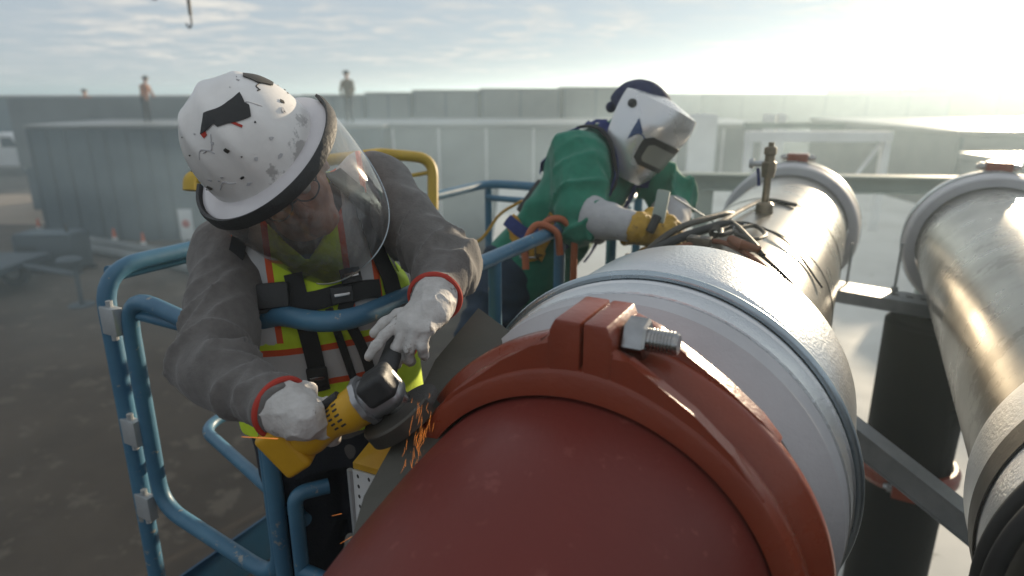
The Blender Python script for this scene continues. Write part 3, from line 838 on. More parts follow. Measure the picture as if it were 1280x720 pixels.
mat('bandana', (.020, .028, .085), (.012, .016, .05), 30, .85, bump=.2)
mat('hood_shell', (.70, .70, .70), (.66, .66, .66), 6, .24, .32, metal=.6, coat=.3)
mat('hood_blue', (.025, .06, .16), None, 6, .3)
mat('eye_white', (.6, .58, .55), None, 6, .3)
mat('tool_black', (.018, .018, .019), (.028, .028, .028), 30, .5, .65, bump=.2, bscale=120)
mat('cast_alloy', (.42, .42, .43), (.33, .33, .34), 24, .35, .5, metal=.85, bump=.12, bscale=70)
mat('abrasive', (.055, .052, .050), (.085, .08, .075), 60, .7, .9, bump=.4, bscale=260)
vz = bpy.data.materials.new('visor_clear'); vz.use_nodes = True
_t = vz.node_tree; _t.nodes.clear(); _N = _t.nodes.new; _L = _t.links.new
_c = _N('ShaderNodeTexCoord'); _m = _N('ShaderNodeMapping'); _m.inputs['Scale'].default_value = (5, 5, 1.2); _L(_c.outputs['Object'], _m.inputs[0])
_n = _N('ShaderNodeTexNoise'); _n.inputs['Scale'].default_value = 9; _n.inputs['Detail'].default_value = 9; _n.inputs['Roughness'].default_value = .72; _L(_m.outputs[0], _n.inputs['Vector'])
_g = _N('ShaderNodeMapRange'); _g.inputs[1].default_value = .45; _g.inputs[2].default_value = .80; _g.inputs[3].default_value = .12; _g.inputs[4].default_value = .50; _L(_n.outputs[0], _g.inputs[0])
_tr = _N('ShaderNodeBsdfTransparent'); _tr.inputs[0].default_value = (.84, .84, .83, 1)
_gl = _N('ShaderNodeBsdfGlossy'); _gl.inputs['Roughness'].default_value = .07; _gl.inputs[0].default_value = (.9, .9, .9, 1)
_lw = _N('ShaderNodeFresnel'); _lw.inputs[0].default_value = 1.75
_m1 = _N('ShaderNodeMixShader'); _L(_lw.outputs[0], _m1.inputs[0]); _L(_tr.outputs[0], _m1.inputs[1]); _L(_gl.outputs[0], _m1.inputs[2])
_df = _N('ShaderNodeBsdfDiffuse'); _df.inputs[0].default_value = (.40, .40, .40, 1)
_m2 = _N('ShaderNodeMixShader'); _L(_g.outputs[0], _m2.inputs[0]); _L(_m1.outputs[0], _m2.inputs[1]); _L(_df.outputs[0], _m2.inputs[2])
_o = _N('ShaderNodeOutputMaterial'); _L(_m2.outputs[0], _o.inputs['Surface'])
M['visor_clear'] = vz
mat('lens', (.24, .25, .22), None, 5, .08)  # the window's greyish reflection is put into this pale base colour
# ================================================================== NEAR WORKER WITH THE GRINDER
w1 = empty('person', P(415, 500, 1.6) * np.array([1, 1, 0]) + np.array([0, 0, ZF]), 'worker in grey sweatshirt, lime vest and scuffed white hard hat bending over a grinder', 'person')
pel = P(418, 505, 1.58); topn = P(382, 285, 1.44)
fw1 = camdir(.25, -.25, .9)
LS = np.linalg.norm(topn - pel)
t1 = torso_fn(pel, topn, fw1, [(-.10, .165, .12, 0), (0, .190, .140, 0.005), (.12, .188, .140, .01), (.24, .190, .142, .010), (.33, .182, .128, 0), (LS - .03, .13, .10, -.01), (LS + .02, .07, .07, -.01)])
shR, elR, wrR = P(288, 318, 1.40), P(266, 462, 1.17), P(372, 520, 1.03)
shL, elL, wrL = P(470, 236, 1.52), P(556, 332, 1.36), P(540, 384, 1.19)
hipR = t1.at(.085 * -1, 0, -.06) ; hipL = t1.at(.085, 0, -.06)
# keep left/right consistent with the lateral axis
if (shR - pel) @ t1.l > 0: hipR, hipL = hipL, hipR
gz = ZF
kneeR = hipR + np.array([.0, -.05, -.36]); kneeL = hipL + np.array([.03, -.04, -.36])
ankR = np.array([kneeR[0] - .02, kneeR[1] + .10, gz + .09]); ankL = np.array([kneeL[0] + .02, kneeL[1] + .12, gz + .09])
Bc = P(330, 194, 1.25)
H1 = head_frame(Bc, camdir(.40, -.60, .70), camdir(-.46, .58, .66))
HU = H1; HSC = .915
class SFrame(Frame):
    def p(s, a, b, c): return s.o + (s.x * a + s.y * b + s.z * c) * HSC
H1 = SFrame(Bc, HU.x, HU.y, HU.z)
class HFrame(Frame):
    K = .93
    def p(s, a, b, c): return s.o + (s.x * a + s.y * b + s.z * c) * s.K
    def q(s, p): return Frame.q(s, p) / s.K
HF = HFrame(HU.p(0, .004, -.020), HU.x, HU.y, HU.z)
hf1 = head_fn(HF)
neck0 = t1.at(0, -.005, LS - .06); neck1 = H1.p(0, -.02, -.10)
def body1(p):
    d = hf1(p)
    d = smin(d, cap(p, neck0, neck1, .062, .056), .03)
    d = smin(d, t1(p, -.022), .03)
    for a, b, c in ((shR, elR, wrR), (shL, elL, wrL)):
        d = smin(d, smin(cap(p, a, b, .05, .042), cap(p, b, c, .042, .030), .02), .03)
    for a, b, c in ((hipR, kneeR, ankR), (hipL, kneeL, ankL)):
        d = smin(d, smin(cap(p, a, b, .075, .052), cap(p, b, c, .052, .038), .02), .03)
    return d
lo, hi = box_of([shR, elR, wrR, shL, elL, wrL, pel, ankR, ankL, H1.p(0, 0, .12), H1.p(0, .14, -.2)], .10)
sobj('body', body1, lo, hi, .0075, M['skin'], w1)
def sweater1(p):
    d = t1(p)
    d = smin(d, cap(p, t1.at(0, -.02, LS - .05), t1.at(0, .0, LS + .035), .085, .068), .05)
    for a, b, c in ((shR, elR, wrR), (shL, elL, wrL)):
        inn = (t1.at(0, -.02, LS - .10))
        d = smin(d, cap(p, a + (inn - a) * .35, a, .085, .078), .06)
        arm = smin(cap(p, a, b, .072, .060), smax(cap(p, b, c, .056, .040), (p - c) @ unit(c - b) + .032, .004), .025)
        wa = np.clip(1 - cap(p, a, a, .0, .0) / .22, 0, 1)
        m = np.exp(-(np.linalg.norm(p - b, axis=1) / .13) ** 2)
        arm = arm - limb_folds(p, a, b, .0085, 21, 6, 1.3) * (.30 + m) - limb_folds(p, b, c, .009, 26, 5, 7.7) * (.22 + m)
        d = smin(d, arm, .035)
    d = d - .006 * (vnoise(p * 14) - .5) - .004 * (vnoise(p * 30) - .5)
    ed = ell(p, t1.at(0, .03, LS + .06), np.array([t1.l, t1.f, t1.u]), (.062, .075, .05))
    return smax(d, -ed, .006)
lo, hi = box_of([shR, elR, wrR, shL, elL, wrL, pel, topn], .13)
sobj('sweatshirt', sweater1, lo, hi, .0058, M['sweater_grey'], w1)
# vest
def vest1(p):
    q = t1.loc(p); h = q[:, 2]
    d = sweater_torso(p) - .017 - .006 * (vnoise(p * 11 + 3) - .5) - .004 * (vnoise(p * np.array([30, 30, 12]) + 9) - .5)
    side = np.abs(q[:, 0]) - np.interp(h, [0, .16, .25, .32, LS], [.30, .30, .25, .185, .140])
    neck = np.interp(h, [LS - .07, LS + .05], [-.02, .085]) - np.abs(q[:, 0])
    neck = np.where(q[:, 1] > -.02, neck, .075 - np.linalg.norm(q - np.array([0, 0, LS + .05]), axis=1))
    d = smax(d, side, .006); d = smax(d, neck, .006)
    d = np.maximum(d, .005 - h)
    inner = sweater_torso(p) - .002
    return np.maximum(d, -inner)
def sweater_torso(p):
    d = t1(p)
    d = smin(d, cap(p, t1.at(0, -.02, LS - .05), t1.at(0, .0, LS + .035), .085, .068), .05)
    for a in (shR, shL):
        inn = (t1.at(0, -.02, LS - .10)); d = smin(d, cap(p, a + (inn - a) * .35, a, .085, .078), .06)
    return d - .004 * 0
vband = lambda p: np.where(t1.loc(p)[:, 2] > .235, np.abs(np.abs(t1.loc(p)[:, 0]) - .105), 9.0)
hband = lambda p: np.abs(t1.loc(p)[:, 2] - .178)
orange, silver = (.62, .085, .02), (.50, .50, .50)
attr_bands(M['hi_vis'], 'shoulder_tape', [(-1, .036, orange), (-1, .023, silver)])
attr_bands(M['hi_vis'], 'waist_tape', [(-1, .046, orange), (-1, .032, silver)])
lo, hi = box_of([shR, shL, pel, topn], .20)
sobj('vest', vest1, lo, hi, .0055, M['hi_vis'], w1, {'shoulder_tape': vband, 'waist_tape': hband})
# trousers and boots
def trousers1(p):
    d = smax(t1(p, .004), t1.loc(p)[:, 2] + .01, .01)
    for a, b, c, s in ((hipR, kneeR, ankR, 2.0), (hipL, kneeL, ankL, 5.0)):
        leg = smin(cap(p, a, b, .098, .074), cap(p, b, c, .074, .062), .02) - limb_folds(p, b, c, .006, 22, 6, s)
        d = smin(d, leg, .04)
    return d - .006 * (vnoise(p * 16) - .5)
lo, hi = box_of([pel, hipR, hipL, kneeR, kneeL, ankR, ankL], .17)
sobj('trousers', trousers1, lo, hi, .0085, M['denim_dark'], w1)
def boot(name, ank, fwd, parent):
    f = unit(np.array([fwd[0], fwd[1], 0])); z0 = gz
    def fn(p):
        d = smin(cap(p, ank + UP * .08, ank - UP * .03, .058, .052), cap(p, np.array([*ank[:2], z0 + .055]) - f * .04, np.array([*ank[:2], z0 + .048]) + f * .15, .050, .045), .03)
        return np.maximum(d, z0 + .003 - p[:, 2])
    lo, hi = box_of([ank + UP * .1, np.array([*ank[:2], z0]) + f * .18, np.array([*ank[:2], z0]) - f * .08], .08)
    return sobj(name, fn, lo, hi, .008, M['boot_leather'], parent)
boot('boot', ankR, fw1, w1); boot('boot', ankL, fw1, w1)
# harness
def chest(p): return np.minimum(sweater_torso(p) - .012, vest1(p))
A = lambda a, h: t1.at(a, .17, h)
sg = 1 if (shL - pel) @ t1.l > 0 else -1       # +: towards the wearer's left arm (right in the picture)
for k, (pts, w) in enumerate([
    ([A(-.03 * sg, .385), A(-.025 * sg, .31), A(-.015 * sg, .22), A(-.010 * sg, .125)], .036),
    ([A(.085 * sg, .39), A(.08 * sg, .34), A(.06 * sg, .29)], .030),
    ([A(-.165 * sg, .34), A(-.08 * sg, .325), A(0, .32), A(.07 * sg, .33), A(.15 * sg, .34)], .040),
    ([A(.06 * sg, .28), A(.085 * sg, .20), A(.10 * sg, .11)], .022),
    ([A(.03 * sg, .30), A(.045 * sg, .21), A(.06 * sg, .12)], .016),
    ([t1.at(.175 * sg, .13, .18), t1.at(.172 * sg, .13, .27), t1.at(.155 * sg, .10, .35), t1.at(.12 * sg, .02, LS + .04), t1.at(.115 * sg, -.10, LS + .0)], .040),
    ([t1.at(-.178 * sg, .13, .18), t1.at(-.172 * sg, .13, .27), t1.at(-.15 * sg, .10, .35), t1.at(-.12 * sg, .02, LS + .04), t1.at(-.115 * sg, -.10, LS + .0)], .030)]):
    strap('harness_strap', chest, pts, w, M['webbing'], w1, .006, .004)
for (a, h, ww, hh) in ((.06, .325, .032, .022), (-.10, .33, .03, .03), (.085, .37, .03, .02), (-.012, .16, .03, .03)):
    c, n_ = project(chest, np.array([A(a * sg, h)]), .014); c, n_ = c[0], n_[0]
    u = unit(t1.u - n_ * (t1.u @ n_)); v = np.cross(n_, u)
    MB().box(c, (ww / 2 + .006, hh / 2 + .006, .005), (v, u, n_), 0, .003).box(c + n_ * .005, (ww / 2, .004, .004), (v, u, n_), 1, .002).build('buckle', [M['tool_black'], M['bright_steel']], w1, True, 30)
# chest pack held by the harness
c, n_ = project(chest, np.array([A(-.085 * sg, .345)]), .016); c, n_ = c[0], n_[0]; u = unit(t1.u - n_ * (t1.u @ n_)); v = np.cross(n_, u)
MB().box(c, (.042, .026, .012), (v, u, n_), 0, .008).build('chest_pouch', M['tool_black'], w1, True, 40)

# ---- hard hat with face shield
ht = MB(); ht_prof = []
def hat_pt(a, e):
    """a: round the crown from the face direction, e: 0 brim .. 1 top"""
    ph = e * math.pi / 2
    r = math.cos(ph) ** .82; z = math.sin(ph) ** .92
    ridge = .007 * math.exp(-(r * math.sin(a) / .13) ** 2) * min(1, e * 2.2) + .0035 * math.exp(-((abs(r * math.sin(a)) - .50) / .09) ** 2) * min(1, e * 2)
    return H1.p((.128 + ridge) * r * math.sin(a), (.146 + ridge) * r * math.cos(a), .012 + (.158 + ridge) * z)
NA, NE = 120, 40; vs, fs = [], []
for j in range(NE + 1):
    for i in range(NA): vs.append(hat_pt(2 * math.pi * i / NA, min(j / NE, .9995)))
for j in range(NE):
    for i in range(NA): fs.append((j * NA + i, j * NA + (i + 1) % NA, (j + 1) * NA + (i + 1) % NA, (j + 1) * NA + i))
hat = ht.verts_faces(vs, fs).build('hard_hat', M['hat_shell'], w1, True, 60)
# torn tape stuck on the crown
def hat_patch(name, poly, m, lift=.0016):
    """a sticker: outline in (angle, height) on the crown"""
    mb = MB(); n = 22; xs = [q[0] for q in poly]; ys = [q[1] for q in poly]
    def inside(x, y):
        r = False
        for (x1, y1), (x2, y2) in zip(poly, poly[1:] + poly[:1]):
            if (y1 > y) != (y2 > y) and x < (x2 - x1) * (y - y1) / (y2 - y1) + x1: r = not r
        return r
    t = bmesh.new(); f = t.faces.new([t.verts.new((x, y, 0)) for x, y in poly])
    bmesh.ops.triangulate(t, faces=[f]); bmesh.ops.subdivide_edges(t, edges=t.edges[:], cuts=5, use_grid_fill=True)
    bmesh.ops.triangulate(t, faces=t.faces[:])
    for v in t.verts:
        a, e = v.co.x, v.co.y; p = hat_pt(a, e); p = p + unit(p - H1.p(0, 0, .02)) * lift; v.co = p
    r = bmesh.ops.extrude_face_region(t, geom=t.faces[:])
    for g in r['geom']:
        if isinstance(g, bmesh.types.BMVert): g.co += Vector(unit(np.array(g.co) - H1.p(0, 0, .02)) * .0012)
    mb.add(t); return mb.build(name, m, hat, True, 30)
hat_patch('black_tape', [(.30, .66), (.07, .73), (-.63, .67), (-.93, .62), (-.75, .54), (-.52, .55), (-.75, .50), (-.59, .44), (-.21, .54), (-.03, .56), (0, .60), (.24, .60), (.42, .60)], M['black_tape'])
hat_patch('black_tape', [(-1.62, .62), (-1.45, .50), (-1.55, .36), (-1.75, .33), (-1.9, .45), (-1.85, .6)], M['dark_steel'])
for k in range(6):
    a, e_ = random.uniform(-1.6, 1.2), random.uniform(.10, .7); pts_ = [hat_pt(a + .10 * q * random.uniform(.6, 1.3) * (1 if k % 2 else -1), min(.85, e_ + .03 * q * random.uniform(-1, 1.4))) for q in range(4)]
    pts_ = [q + unit(q - H1.p(0, 0, .02)) * .0006 for q in pts_]
    MB().tube(spline(pts_, 4), [.0006] + [.0012] * 11 + [.0005], 5).build('scratch', random.choice([M['black_tape'], M['insulation_white'], M['dark_steel']]), hat)
for k in range(36):
    a, e_ = random.uniform(-1.9, 1.5), random.uniform(.06, .75); s_ = random.uniform(.010, .06) * (.5 if k % 3 else 1)
    n_ = random.randint(4, 6); ph = random.random()
    poly = [(a + s_ * random.uniform(.5, 1.6) * math.cos(6.283 * (q + ph) / n_), e_ + .5 * s_ * random.uniform(.4, 1.3) * math.sin(6.283 * (q + ph) / n_)) for q in range(n_)]
    hat_patch('chip', poly, random.choice([M['black_tape'], M['dark_steel'], M['insulation_white'], M['insulation_white']]), .0004)
hat_patch('red_mark', [(.42, .60), (.38, .555), (.28, .57), (.27, .60)], M['red_trim'], .0006)
hat_patch('red_mark', [(-.26, .53), (-.34, .44), (-.38, .45), (-.31, .54)], M['red_trim'], .0006)
def brim_fn(k):
    pass
vs, fs = [], []; prof = [(.0, .012), (.012, .012), (.034, .002), (.036, -.003), (.030, -.006), (.0, .004)]
for i in range(NA):
    a = 2 * math.pi * i / NA; bw = 1.0 + .25 * max(0, math.cos(a)) ** 2
    for (w_, z_) in prof: vs.append(H1.p((.126 + w_ * bw) * math.sin(a), (.144 + w_ * bw) * math.cos(a), z_))
k_ = len(prof)
for i in range(NA):
    for j in range(k_): fs.append((i * k_ + j, i * k_ + (j + 1) % k_, ((i + 1) % NA) * k_ + (j + 1) % k_, ((i + 1) % NA) * k_ + j))
MB().verts_faces(vs, fs).build('brim', M['hat_brim'], hat, True, 40)
# shield bracket round the front half of the brim
vs, fs = [], []; NB = 70; amax = R(108)
for i in range(NB + 1):
    a = -amax + 2 * amax * i / NB; bw = 1.0 + .25 * max(0, math.cos(a)) ** 2
    rx, ry = .126 + .0365 * bw, .144 + .0365 * bw
    for (o_, z_) in ((.0005, .010), (.006, .012), (.010, .004), (.010, -.014), (.004, -.018), (.0005, -.014)): vs.append(H1.p((rx + o_) * math.sin(a), (ry + o_) * math.cos(a), z_))
for i in range(NB):
    for j in range(6): fs.append((i * 6 + j, i * 6 + (j + 1) % 6, (i + 1) * 6 + (j + 1) % 6, (i + 1) * 6 + j))
fs += [tuple(range(6)), tuple(range(len(vs) - 6, len(vs)))[::-1]]
sh = MB().verts_faces(vs, fs).build('face_shield', M['tool_black'], w1, True, 40)
vs, fs = [], []; NV = 40; vmax = R(100)
for side in (0, 1):
    for i in range(NB + 1):
        a = -vmax + 2 * vmax * i / NB; Lv = .235 * (1 - (abs(a) / R(104)) ** 3.2) ** .5 + .012
        for j in range(NV + 1):
            h_ = Lv * j / NV; rr_ = 1 - .10 * (h_ / .2) ** 2
            rx, ry = (.166 - .0015 * side) * rr_, (.189 - .0015 * side) * rr_
            vs.append(H1.p(rx * math.sin(a), ry * math.cos(a), -.016 - h_))
S_ = (NB + 1) * (NV + 1)
for i in range(NB):
    for j in range(NV):
        q = i * (NV + 1) + j; fs.append((q, q + 1, q + NV + 2, q + NV + 1))
MB().verts_faces(vs[:S_], fs).build('visor', M['visor_clear'], sh, True)
rim = [vs[i * (NV + 1) + NV] for i in range(NB + 1)]
MB().tube(rim, .0016, 6).build('visor_edge', M['wire_bright'], sh)
# eyes and safety glasses
for sx_ in (-1, 1):
    c = HF.p(.031 * sx_, .082, -.042); MB().lathe(c, H1.y, [(.0125 * math.cos(t), .0125 * math.sin(t)) for t in np.linspace(.001, math.pi - .001, 12)], 20, closed=False).build('eyeball', M['eye_white'], w1)
gl_ = MB()
for sx_ in (-1, 1):
    pts = [HF.p(sx_ * (.034 + .028 * math.cos(t)), .108 - .012 * abs(math.cos(t)) ** 2, -.042 + .018 * math.sin(t)) for t in np.linspace(0, 2 * math.pi, 24, endpoint=False)]
    gl_.tube(pts, .0016, 6, closed=True); gl_.tube([HF.p(sx_ * .062, .094, -.038), HF.p(sx_ * .080, .0, -.035)], .002, 6)
gl_.tube([HF.p(-.008, .11, -.04), HF.p(.008, .11, -.04)], .002, 6)
gl_.build('glasses', M['tool_black'], w1)

# ---- grinder
gr = P(384, 549, 1.075); gh = P(474, 490, 1.045); gax = unit(gh - gr); gn = camdir(.90, -.33, -.12); gn = unit(gn - gax * (gn @ gax) * .8)
gup = unit(np.cross(gn, gax)); 
gd = empty('angle_grinder', (gr + gh) / 2, 'yellow and black cordless angle grinder held in the white gloves', 'power tool')
gF = Frame(gr, np.cross(gax, gn) , gn, gax); GL = np.linalg.norm(gh - gr); I3 = np.eye(3)
gF.x = unit(np.cross(gF.y - gax * (gF.y @ gax), gax)); gF.y = unit(np.cross(gax, gF.x))
def gbody(p):
    q = gF.q(p)
    d = cap(q, (0, 0, .02), (0, 0, GL * .55), .026, .025)
    d = smin(d, cap(q, (0, 0, GL * .62), (0, 0, GL - .035), .032, .036), .02)
    d = smin(d, ell(q, (0, -.01, .0), I3, (.032, .038, .035)), .015)
    for k in range(6): d = smax(d, -cap(q, (.036, -.02 + .008 * k, GL - .058), (.040, -.02 + .008 * k, GL - .044), .0026, .0026), .001)
    for k in range(6): d = smax(d, -cap(q, (-.036, -.02 + .008 * k, GL - .058), (-.040, -.02 + .008 * k, GL - .044), .0026, .0026), .001)
    return smax(d, q[:, 2] - GL + .030, .004)
lo, hi = box_of([gr, gh], .07); sobj('housing', gbody, lo, hi, .0028, M['yellow_plastic'], gd)
def rbox(q, c, h, r):
    b = np.abs(q - np.array(c)) - (np.array(h) - r)
    return np.linalg.norm(np.maximum(b, 0), axis=1) + np.minimum(b.max(1), 0) - r
def ghead(p):
    q = gF.q(p)
    d = smin(rbox(q, (0, .002, GL + .002), (.031, .027, .032), .014), cap(q, (0, 0, GL + .005), (0, .030, GL + .008), .026, .021), .010)
    d = smin(d, cap(q, (0, 0, GL - .03), (0, 0, GL - .01), .035, .031), .008)
    return smax(d, -q[:, 2] + GL - .028, .003)
sobj('gear_case', ghead, lo - .03, hi + .03, .0024, M['cast_alloy'], gd)
MB().lathe(gF.p(0, 0, GL - .0275), gax, [(-.002, .034), (-.002, .0400), (.008, .0400), (.008, .034)], 48, up=gF.x, rmod=lambda i, h, r, a: r + (.0022 if r > .036 and math.sin(a * 9) > .2 else 0)).build('collar', M['cast_alloy'], gd, True, 40)
def gcap(p):
    q = gF.q(p)
    d = np.minimum(rbox(q, (.012, -.012, GL + .010), (.024, .023, .027), .011), rbox(q, (0, -.020, GL + .008), (.029, .014, .026), .010))
    return d
sobj('rubber_cap', gcap, lo - .03, hi + .03, .0026, M['tool_black'], gd)
for k in range(7):
    for z_ in (.082, .066):
        c, n_ = project(gbody, np.array([gF.p(.036 * math.cos(-1.6 + .28 * k), .036 * math.sin(-1.6 + .28 * k), GL - z_)]), .0002); c, n_ = c[0], n_[0]
        MB().box(c, (.0045, .0018, .0007), (gax, np.cross(n_, gax), n_), 0, .0006).build('vent', M['tool_black'], gd, False)
dc = gF.p(0, .052, GL + .010)
MB().lathe(gF.p(0, .026, GL + .010), gF.y, [(0, .001), (0, .0235), (.010, .0235), (.012, .018), (.016, .018), (.017, .012), (.030, .012), (.031, .001)], 32, up=gax).build('spindle', M['bright_steel'], gd, True, 35)
MB().lathe(dc, gF.y, [(.0, .004), (.0, .020), (.006, .030), (.006, .0625), (.0, .0635), (-.004, .062), (-.003, .030), (-.006, .02), (-.006, .004)], 64, up=gax).build('grinding_disc', M['abrasive'], gd, True, 35)
MB().lathe(dc + gF.y * .004, gF.y, [(0, .001), (0, .017), (.006, .015), (.007, .001)], 6, up=gax, closed=False).build('flange_nut', M['bright_steel'], gd, True, 25)
MB().lathe(dc - gF.y * .016, gF.y, [(0, .022), (0, .068), (.003, .071), (.026, .071), (.026, .069), (.004, .068), (.003, .066), (.003, .022)], 48, up=-gax * .6 + gF.x * .8, a0=-R(95), a1=R(95)).build('guard', M['dark_steel'], gd, True, 40)
def gbat(p):
    q = gF.q(p); b = np.abs(q - np.array([0, -.012, -.030])) - np.array([.026, .036, .018])
    return np.linalg.norm(np.maximum(b, 0), axis=1) + np.minimum(b.max(1), 0) - .008
sobj('battery', gbat, lo - .04, hi + .02, .004, M['yellow_plastic'], gd)
MB().tube([gF.p(0, -.03, GL * .35), gF.p(0, -.032, GL * .62)], .009, 10).build('switch', M['tool_black'], gd)
sh0 = gF.p(.03, 0, GL + .0); sh1 = P(510, 386, 1.27)
MB().tube([sh0 + (sh1 - sh0) * t for t in (0, .2, .25, .5, .8, .97, 1)], [.009, .009, .018, .0165, .0175, .017, .010], 18).build('side_handle', M['tool_black'], gd, True, 50)

# ---- gloves
HC = [(.85, 1.3, .9), (.95, 1.35, .9), (1.0, 1.35, .9), (1.05, 1.3, .9)]; HT = ((.85, .45, -.15), (-.05, .1, -.35))
fR, bR = camdir(.52, -.16, -.62), camdir(.28, .50, .80)
g1 = hand_fn(wrR, fR, bR, 1, HC, HT, .06, .84, .001)
if (g1.x @ gax) < 0: g1 = hand_fn(wrR, fR, bR, -1, HC, HT, .06, .84, .001)
def glove(name, hf, wr, el, m, cuff_m, r0, r1, ln, parent, h=.0032, rim=True):
    b = unit(np.asarray(el) - np.asarray(wr))
    def fn(p):
        d = smin(hf(p), cap(p, np.asarray(wr) + b * (-.012), np.asarray(wr) + b * ln, r0, r1), .022)
        d = d - .0012 * (vnoise(p * 42) - .5) - .0024 * (1 - np.abs(2 * vnoise(p * np.array([48, 48, 36]) + 4) - 1)) ** 4 * 1.6
        return smax(d, (p - np.asarray(wr)) @ b - ln, .003)
    pts = [np.asarray(wr) + b * ln] + [q for s, _ in hf.fingers for q in s]
    lo, hi = box_of(pts, .07)
    o = sobj(name, fn, lo, hi, h, m, parent)
    if rim:
        u = unit(np.cross(b, [0.3, .2, 1])); v = np.cross(b, u); c = np.asarray(wr) + b * (ln - .003)
        MB().tube([c + (r1 + .002) * (math.cos(t) * u + math.sin(t) * v) for t in np.linspace(0, 2 * math.pi, 40, endpoint=False)], .0055, 8, closed=True).build('cuff_trim', cuff_m, o)
    return o
glove('glove', g1, wrR, elR, M['glove_white'], M['red_trim'], .031, .045, .046, w1)
fL = P(506, 418, 1.115) - wrL
g2 = hand_fn(wrL, fL, camdir(-.1, .45, .85), 1, [(.25, .30, .2), (.75, .75, .5), (.85, .85, .55), (.9, .85, .5)], ((.75, .65, -.2), (-.15, .3, -.25)), .16, .84, .001)
if (g2.x @ camdir(-1, 0, 0)) < 0:
    g2 = hand_fn(wrL, fL, camdir(-.1, .45, .85), -1, [(.25, .30, .2), (.75, .75, .5), (.85, .85, .55), (.9, .85, .5)], ((.75, .65, -.2), (-.15, .3, -.25)), .16, .84, .001)
glove('glove', g2, wrL, elL, M['glove_white'], M['red_trim'], .031, .045, .044, w1)
# ================================================================== WELDER
w2 = empty('person', P(668, 335, 2.5) * np.array([1, 1, 0]) + np.array([0, 0, ZF]), 'welder in green jacket and silver welding hood leaning over the main pipe', 'person')
pel2 = P(664, 328, 2.5); top2 = P(772, 176, 2.38)
fw2 = camdir(.72, -.40, .56); LS2 = np.linalg.norm(top2 - pel2)
t2 = torso_fn(pel2, top2, fw2, [(-.10, .150, .12, 0), (0, .165, .130, 0), (.15, .158, .125, 0), (.32, .185, .135, .01), (.42, .190, .13, 0), (LS2 - .06, .15, .10, -.01), (LS2, .07, .07, 0)])
sR2, eR2, wR2 = P(724, 196, 2.27), P(722, 268, 2.16), P(794, 284, 2.04)
sL2, eL2, wL2 = P(788, 200, 2.50), P(838, 246, 2.46), P(838, 296, 2.24)
hR2, hL2 = t2.at(-.085, 0, -.06), t2.at(.085, 0, -.06)
if (hR2 - hL2) @ (sR2 - sL2) < 0: hR2, hL2 = hL2, hR2
kR2, aR2 = P(588, 446, 2.34), P(598, 640, 2.24); kL2, aL2 = P(716, 450, 2.50), P(692, 570, 2.70)
aR2[2] = aL2[2] = gz + .09
H2 = head_frame(P(806, 150, 2.30), camdir(.66, -.50, .52), camdir(.42, .84, .28))
hf2 = head_fn(Frame(H2.p(0, 0, -.015), H2.x, H2.y, H2.z))
def body2(p):
    d = hf2(p)
    d = smin(d, cap(p, t2.at(0, -.01, LS2 - .05), H2.p(0, -.02, -.10), .062, .058), .03)
    d = smin(d, t2(p, -.02), .03)
    for a, b, c in ((sR2, eR2, wR2), (sL2, eL2, wL2)): d = smin(d, smin(cap(p, a, b, .05, .042), cap(p, b, c, .042, .030), .02), .03)
    for a, b, c in ((hR2, kR2, aR2), (hL2, kL2, aL2)): d = smin(d, smin(cap(p, a, b, .075, .052), cap(p, b, c, .052, .038), .02), .03)
    return d
allp = [sR2, eR2, wR2, sL2, eL2, wL2, pel2, aR2, aL2, kR2, kL2, H2.p(0, 0, .1), H2.p(0, .12, -.2)]
lo, hi = box_of(allp, .11); sobj('body', body2, lo, hi, .011, M['skin'], w2)
def jkt_torso(p):
    d = t2(p); d = smin(d, cap(p, t2.at(0, -.01, LS2 - .06), t2.at(0, .0, LS2 + .03), .085, .075), .05)
    for a in (sR2, sL2):
        inn = t2.at(0, -.01, LS2 - .12); d = smin(d, cap(p, a + (inn - a) * .4, a, .10, .088), .06)
    q = t2.loc(p)
    skirt = ell(p, t2.at(0, 0, -.06), np.array([t2.l, t2.f, t2.u]), (.178, .142, .16)); return smin(d, skirt, .06)
def jacket2(p):
    d = jkt_torso(p)
    for a, b, c in ((sR2, eR2, wR2), (sL2, eL2, wL2)):
        e = b + (c - b) * .06
        arm = smin(cap(p, a, b, .084, .070), smax(cap(p, b, c, .060, .042), (p - c) @ unit(c - b) + .150, .006), .03)
        m = np.exp(-(np.linalg.norm(p - b, axis=1) / .15) ** 2)
        arm = arm - limb_folds(p, a, b, .016, 17, 6, 2.2) * (.35 + m) - limb_folds(p, b, c, .013, 20, 5, 4.1) * (.3 + m)
        d = smin(d, arm, .035)
    d = d - limb_folds(p, t2.at(-.1, 0, -.1), t2.at(.1, 0, .35), .011, 9, 6, 8.8) - .010 * (vnoise(p * 9) - .5) - .005 * (vnoise(p * 24) - .5)
    return d
lo, hi = box_of([sR2, eR2, wR2, sL2, eL2, wL2, pel2, top2], .24); sobj('jacket', jacket2, lo, hi, .0085, M['green_cloth'], w2)
def jeans2(p):
    d = smax(t2(p, .004), t2.loc(p)[:, 2] + .03, .01)
    for a, b, c, s in ((hR2, kR2, aR2, 2.0), (hL2, kL2, aL2, 5.0)):
        d = smin(d, smin(cap(p, a, b, .100, .078), cap(p, b, c, .078, .068), .02) - limb_folds(p, a, b, .008, 16, 6, s) - limb_folds(p, b, c, .009, 16, 6, s), .04)
    return d - .006 * (vnoise(p * 16) - .5)
lo, hi = box_of([pel2, kR2, kL2, aR2, aL2], .17); sobj('jeans', jeans2, lo, hi, .0105, M['denim'], w2)
boot('boot', aR2, dA, w2); boot('boot', aL2, dA, w2)
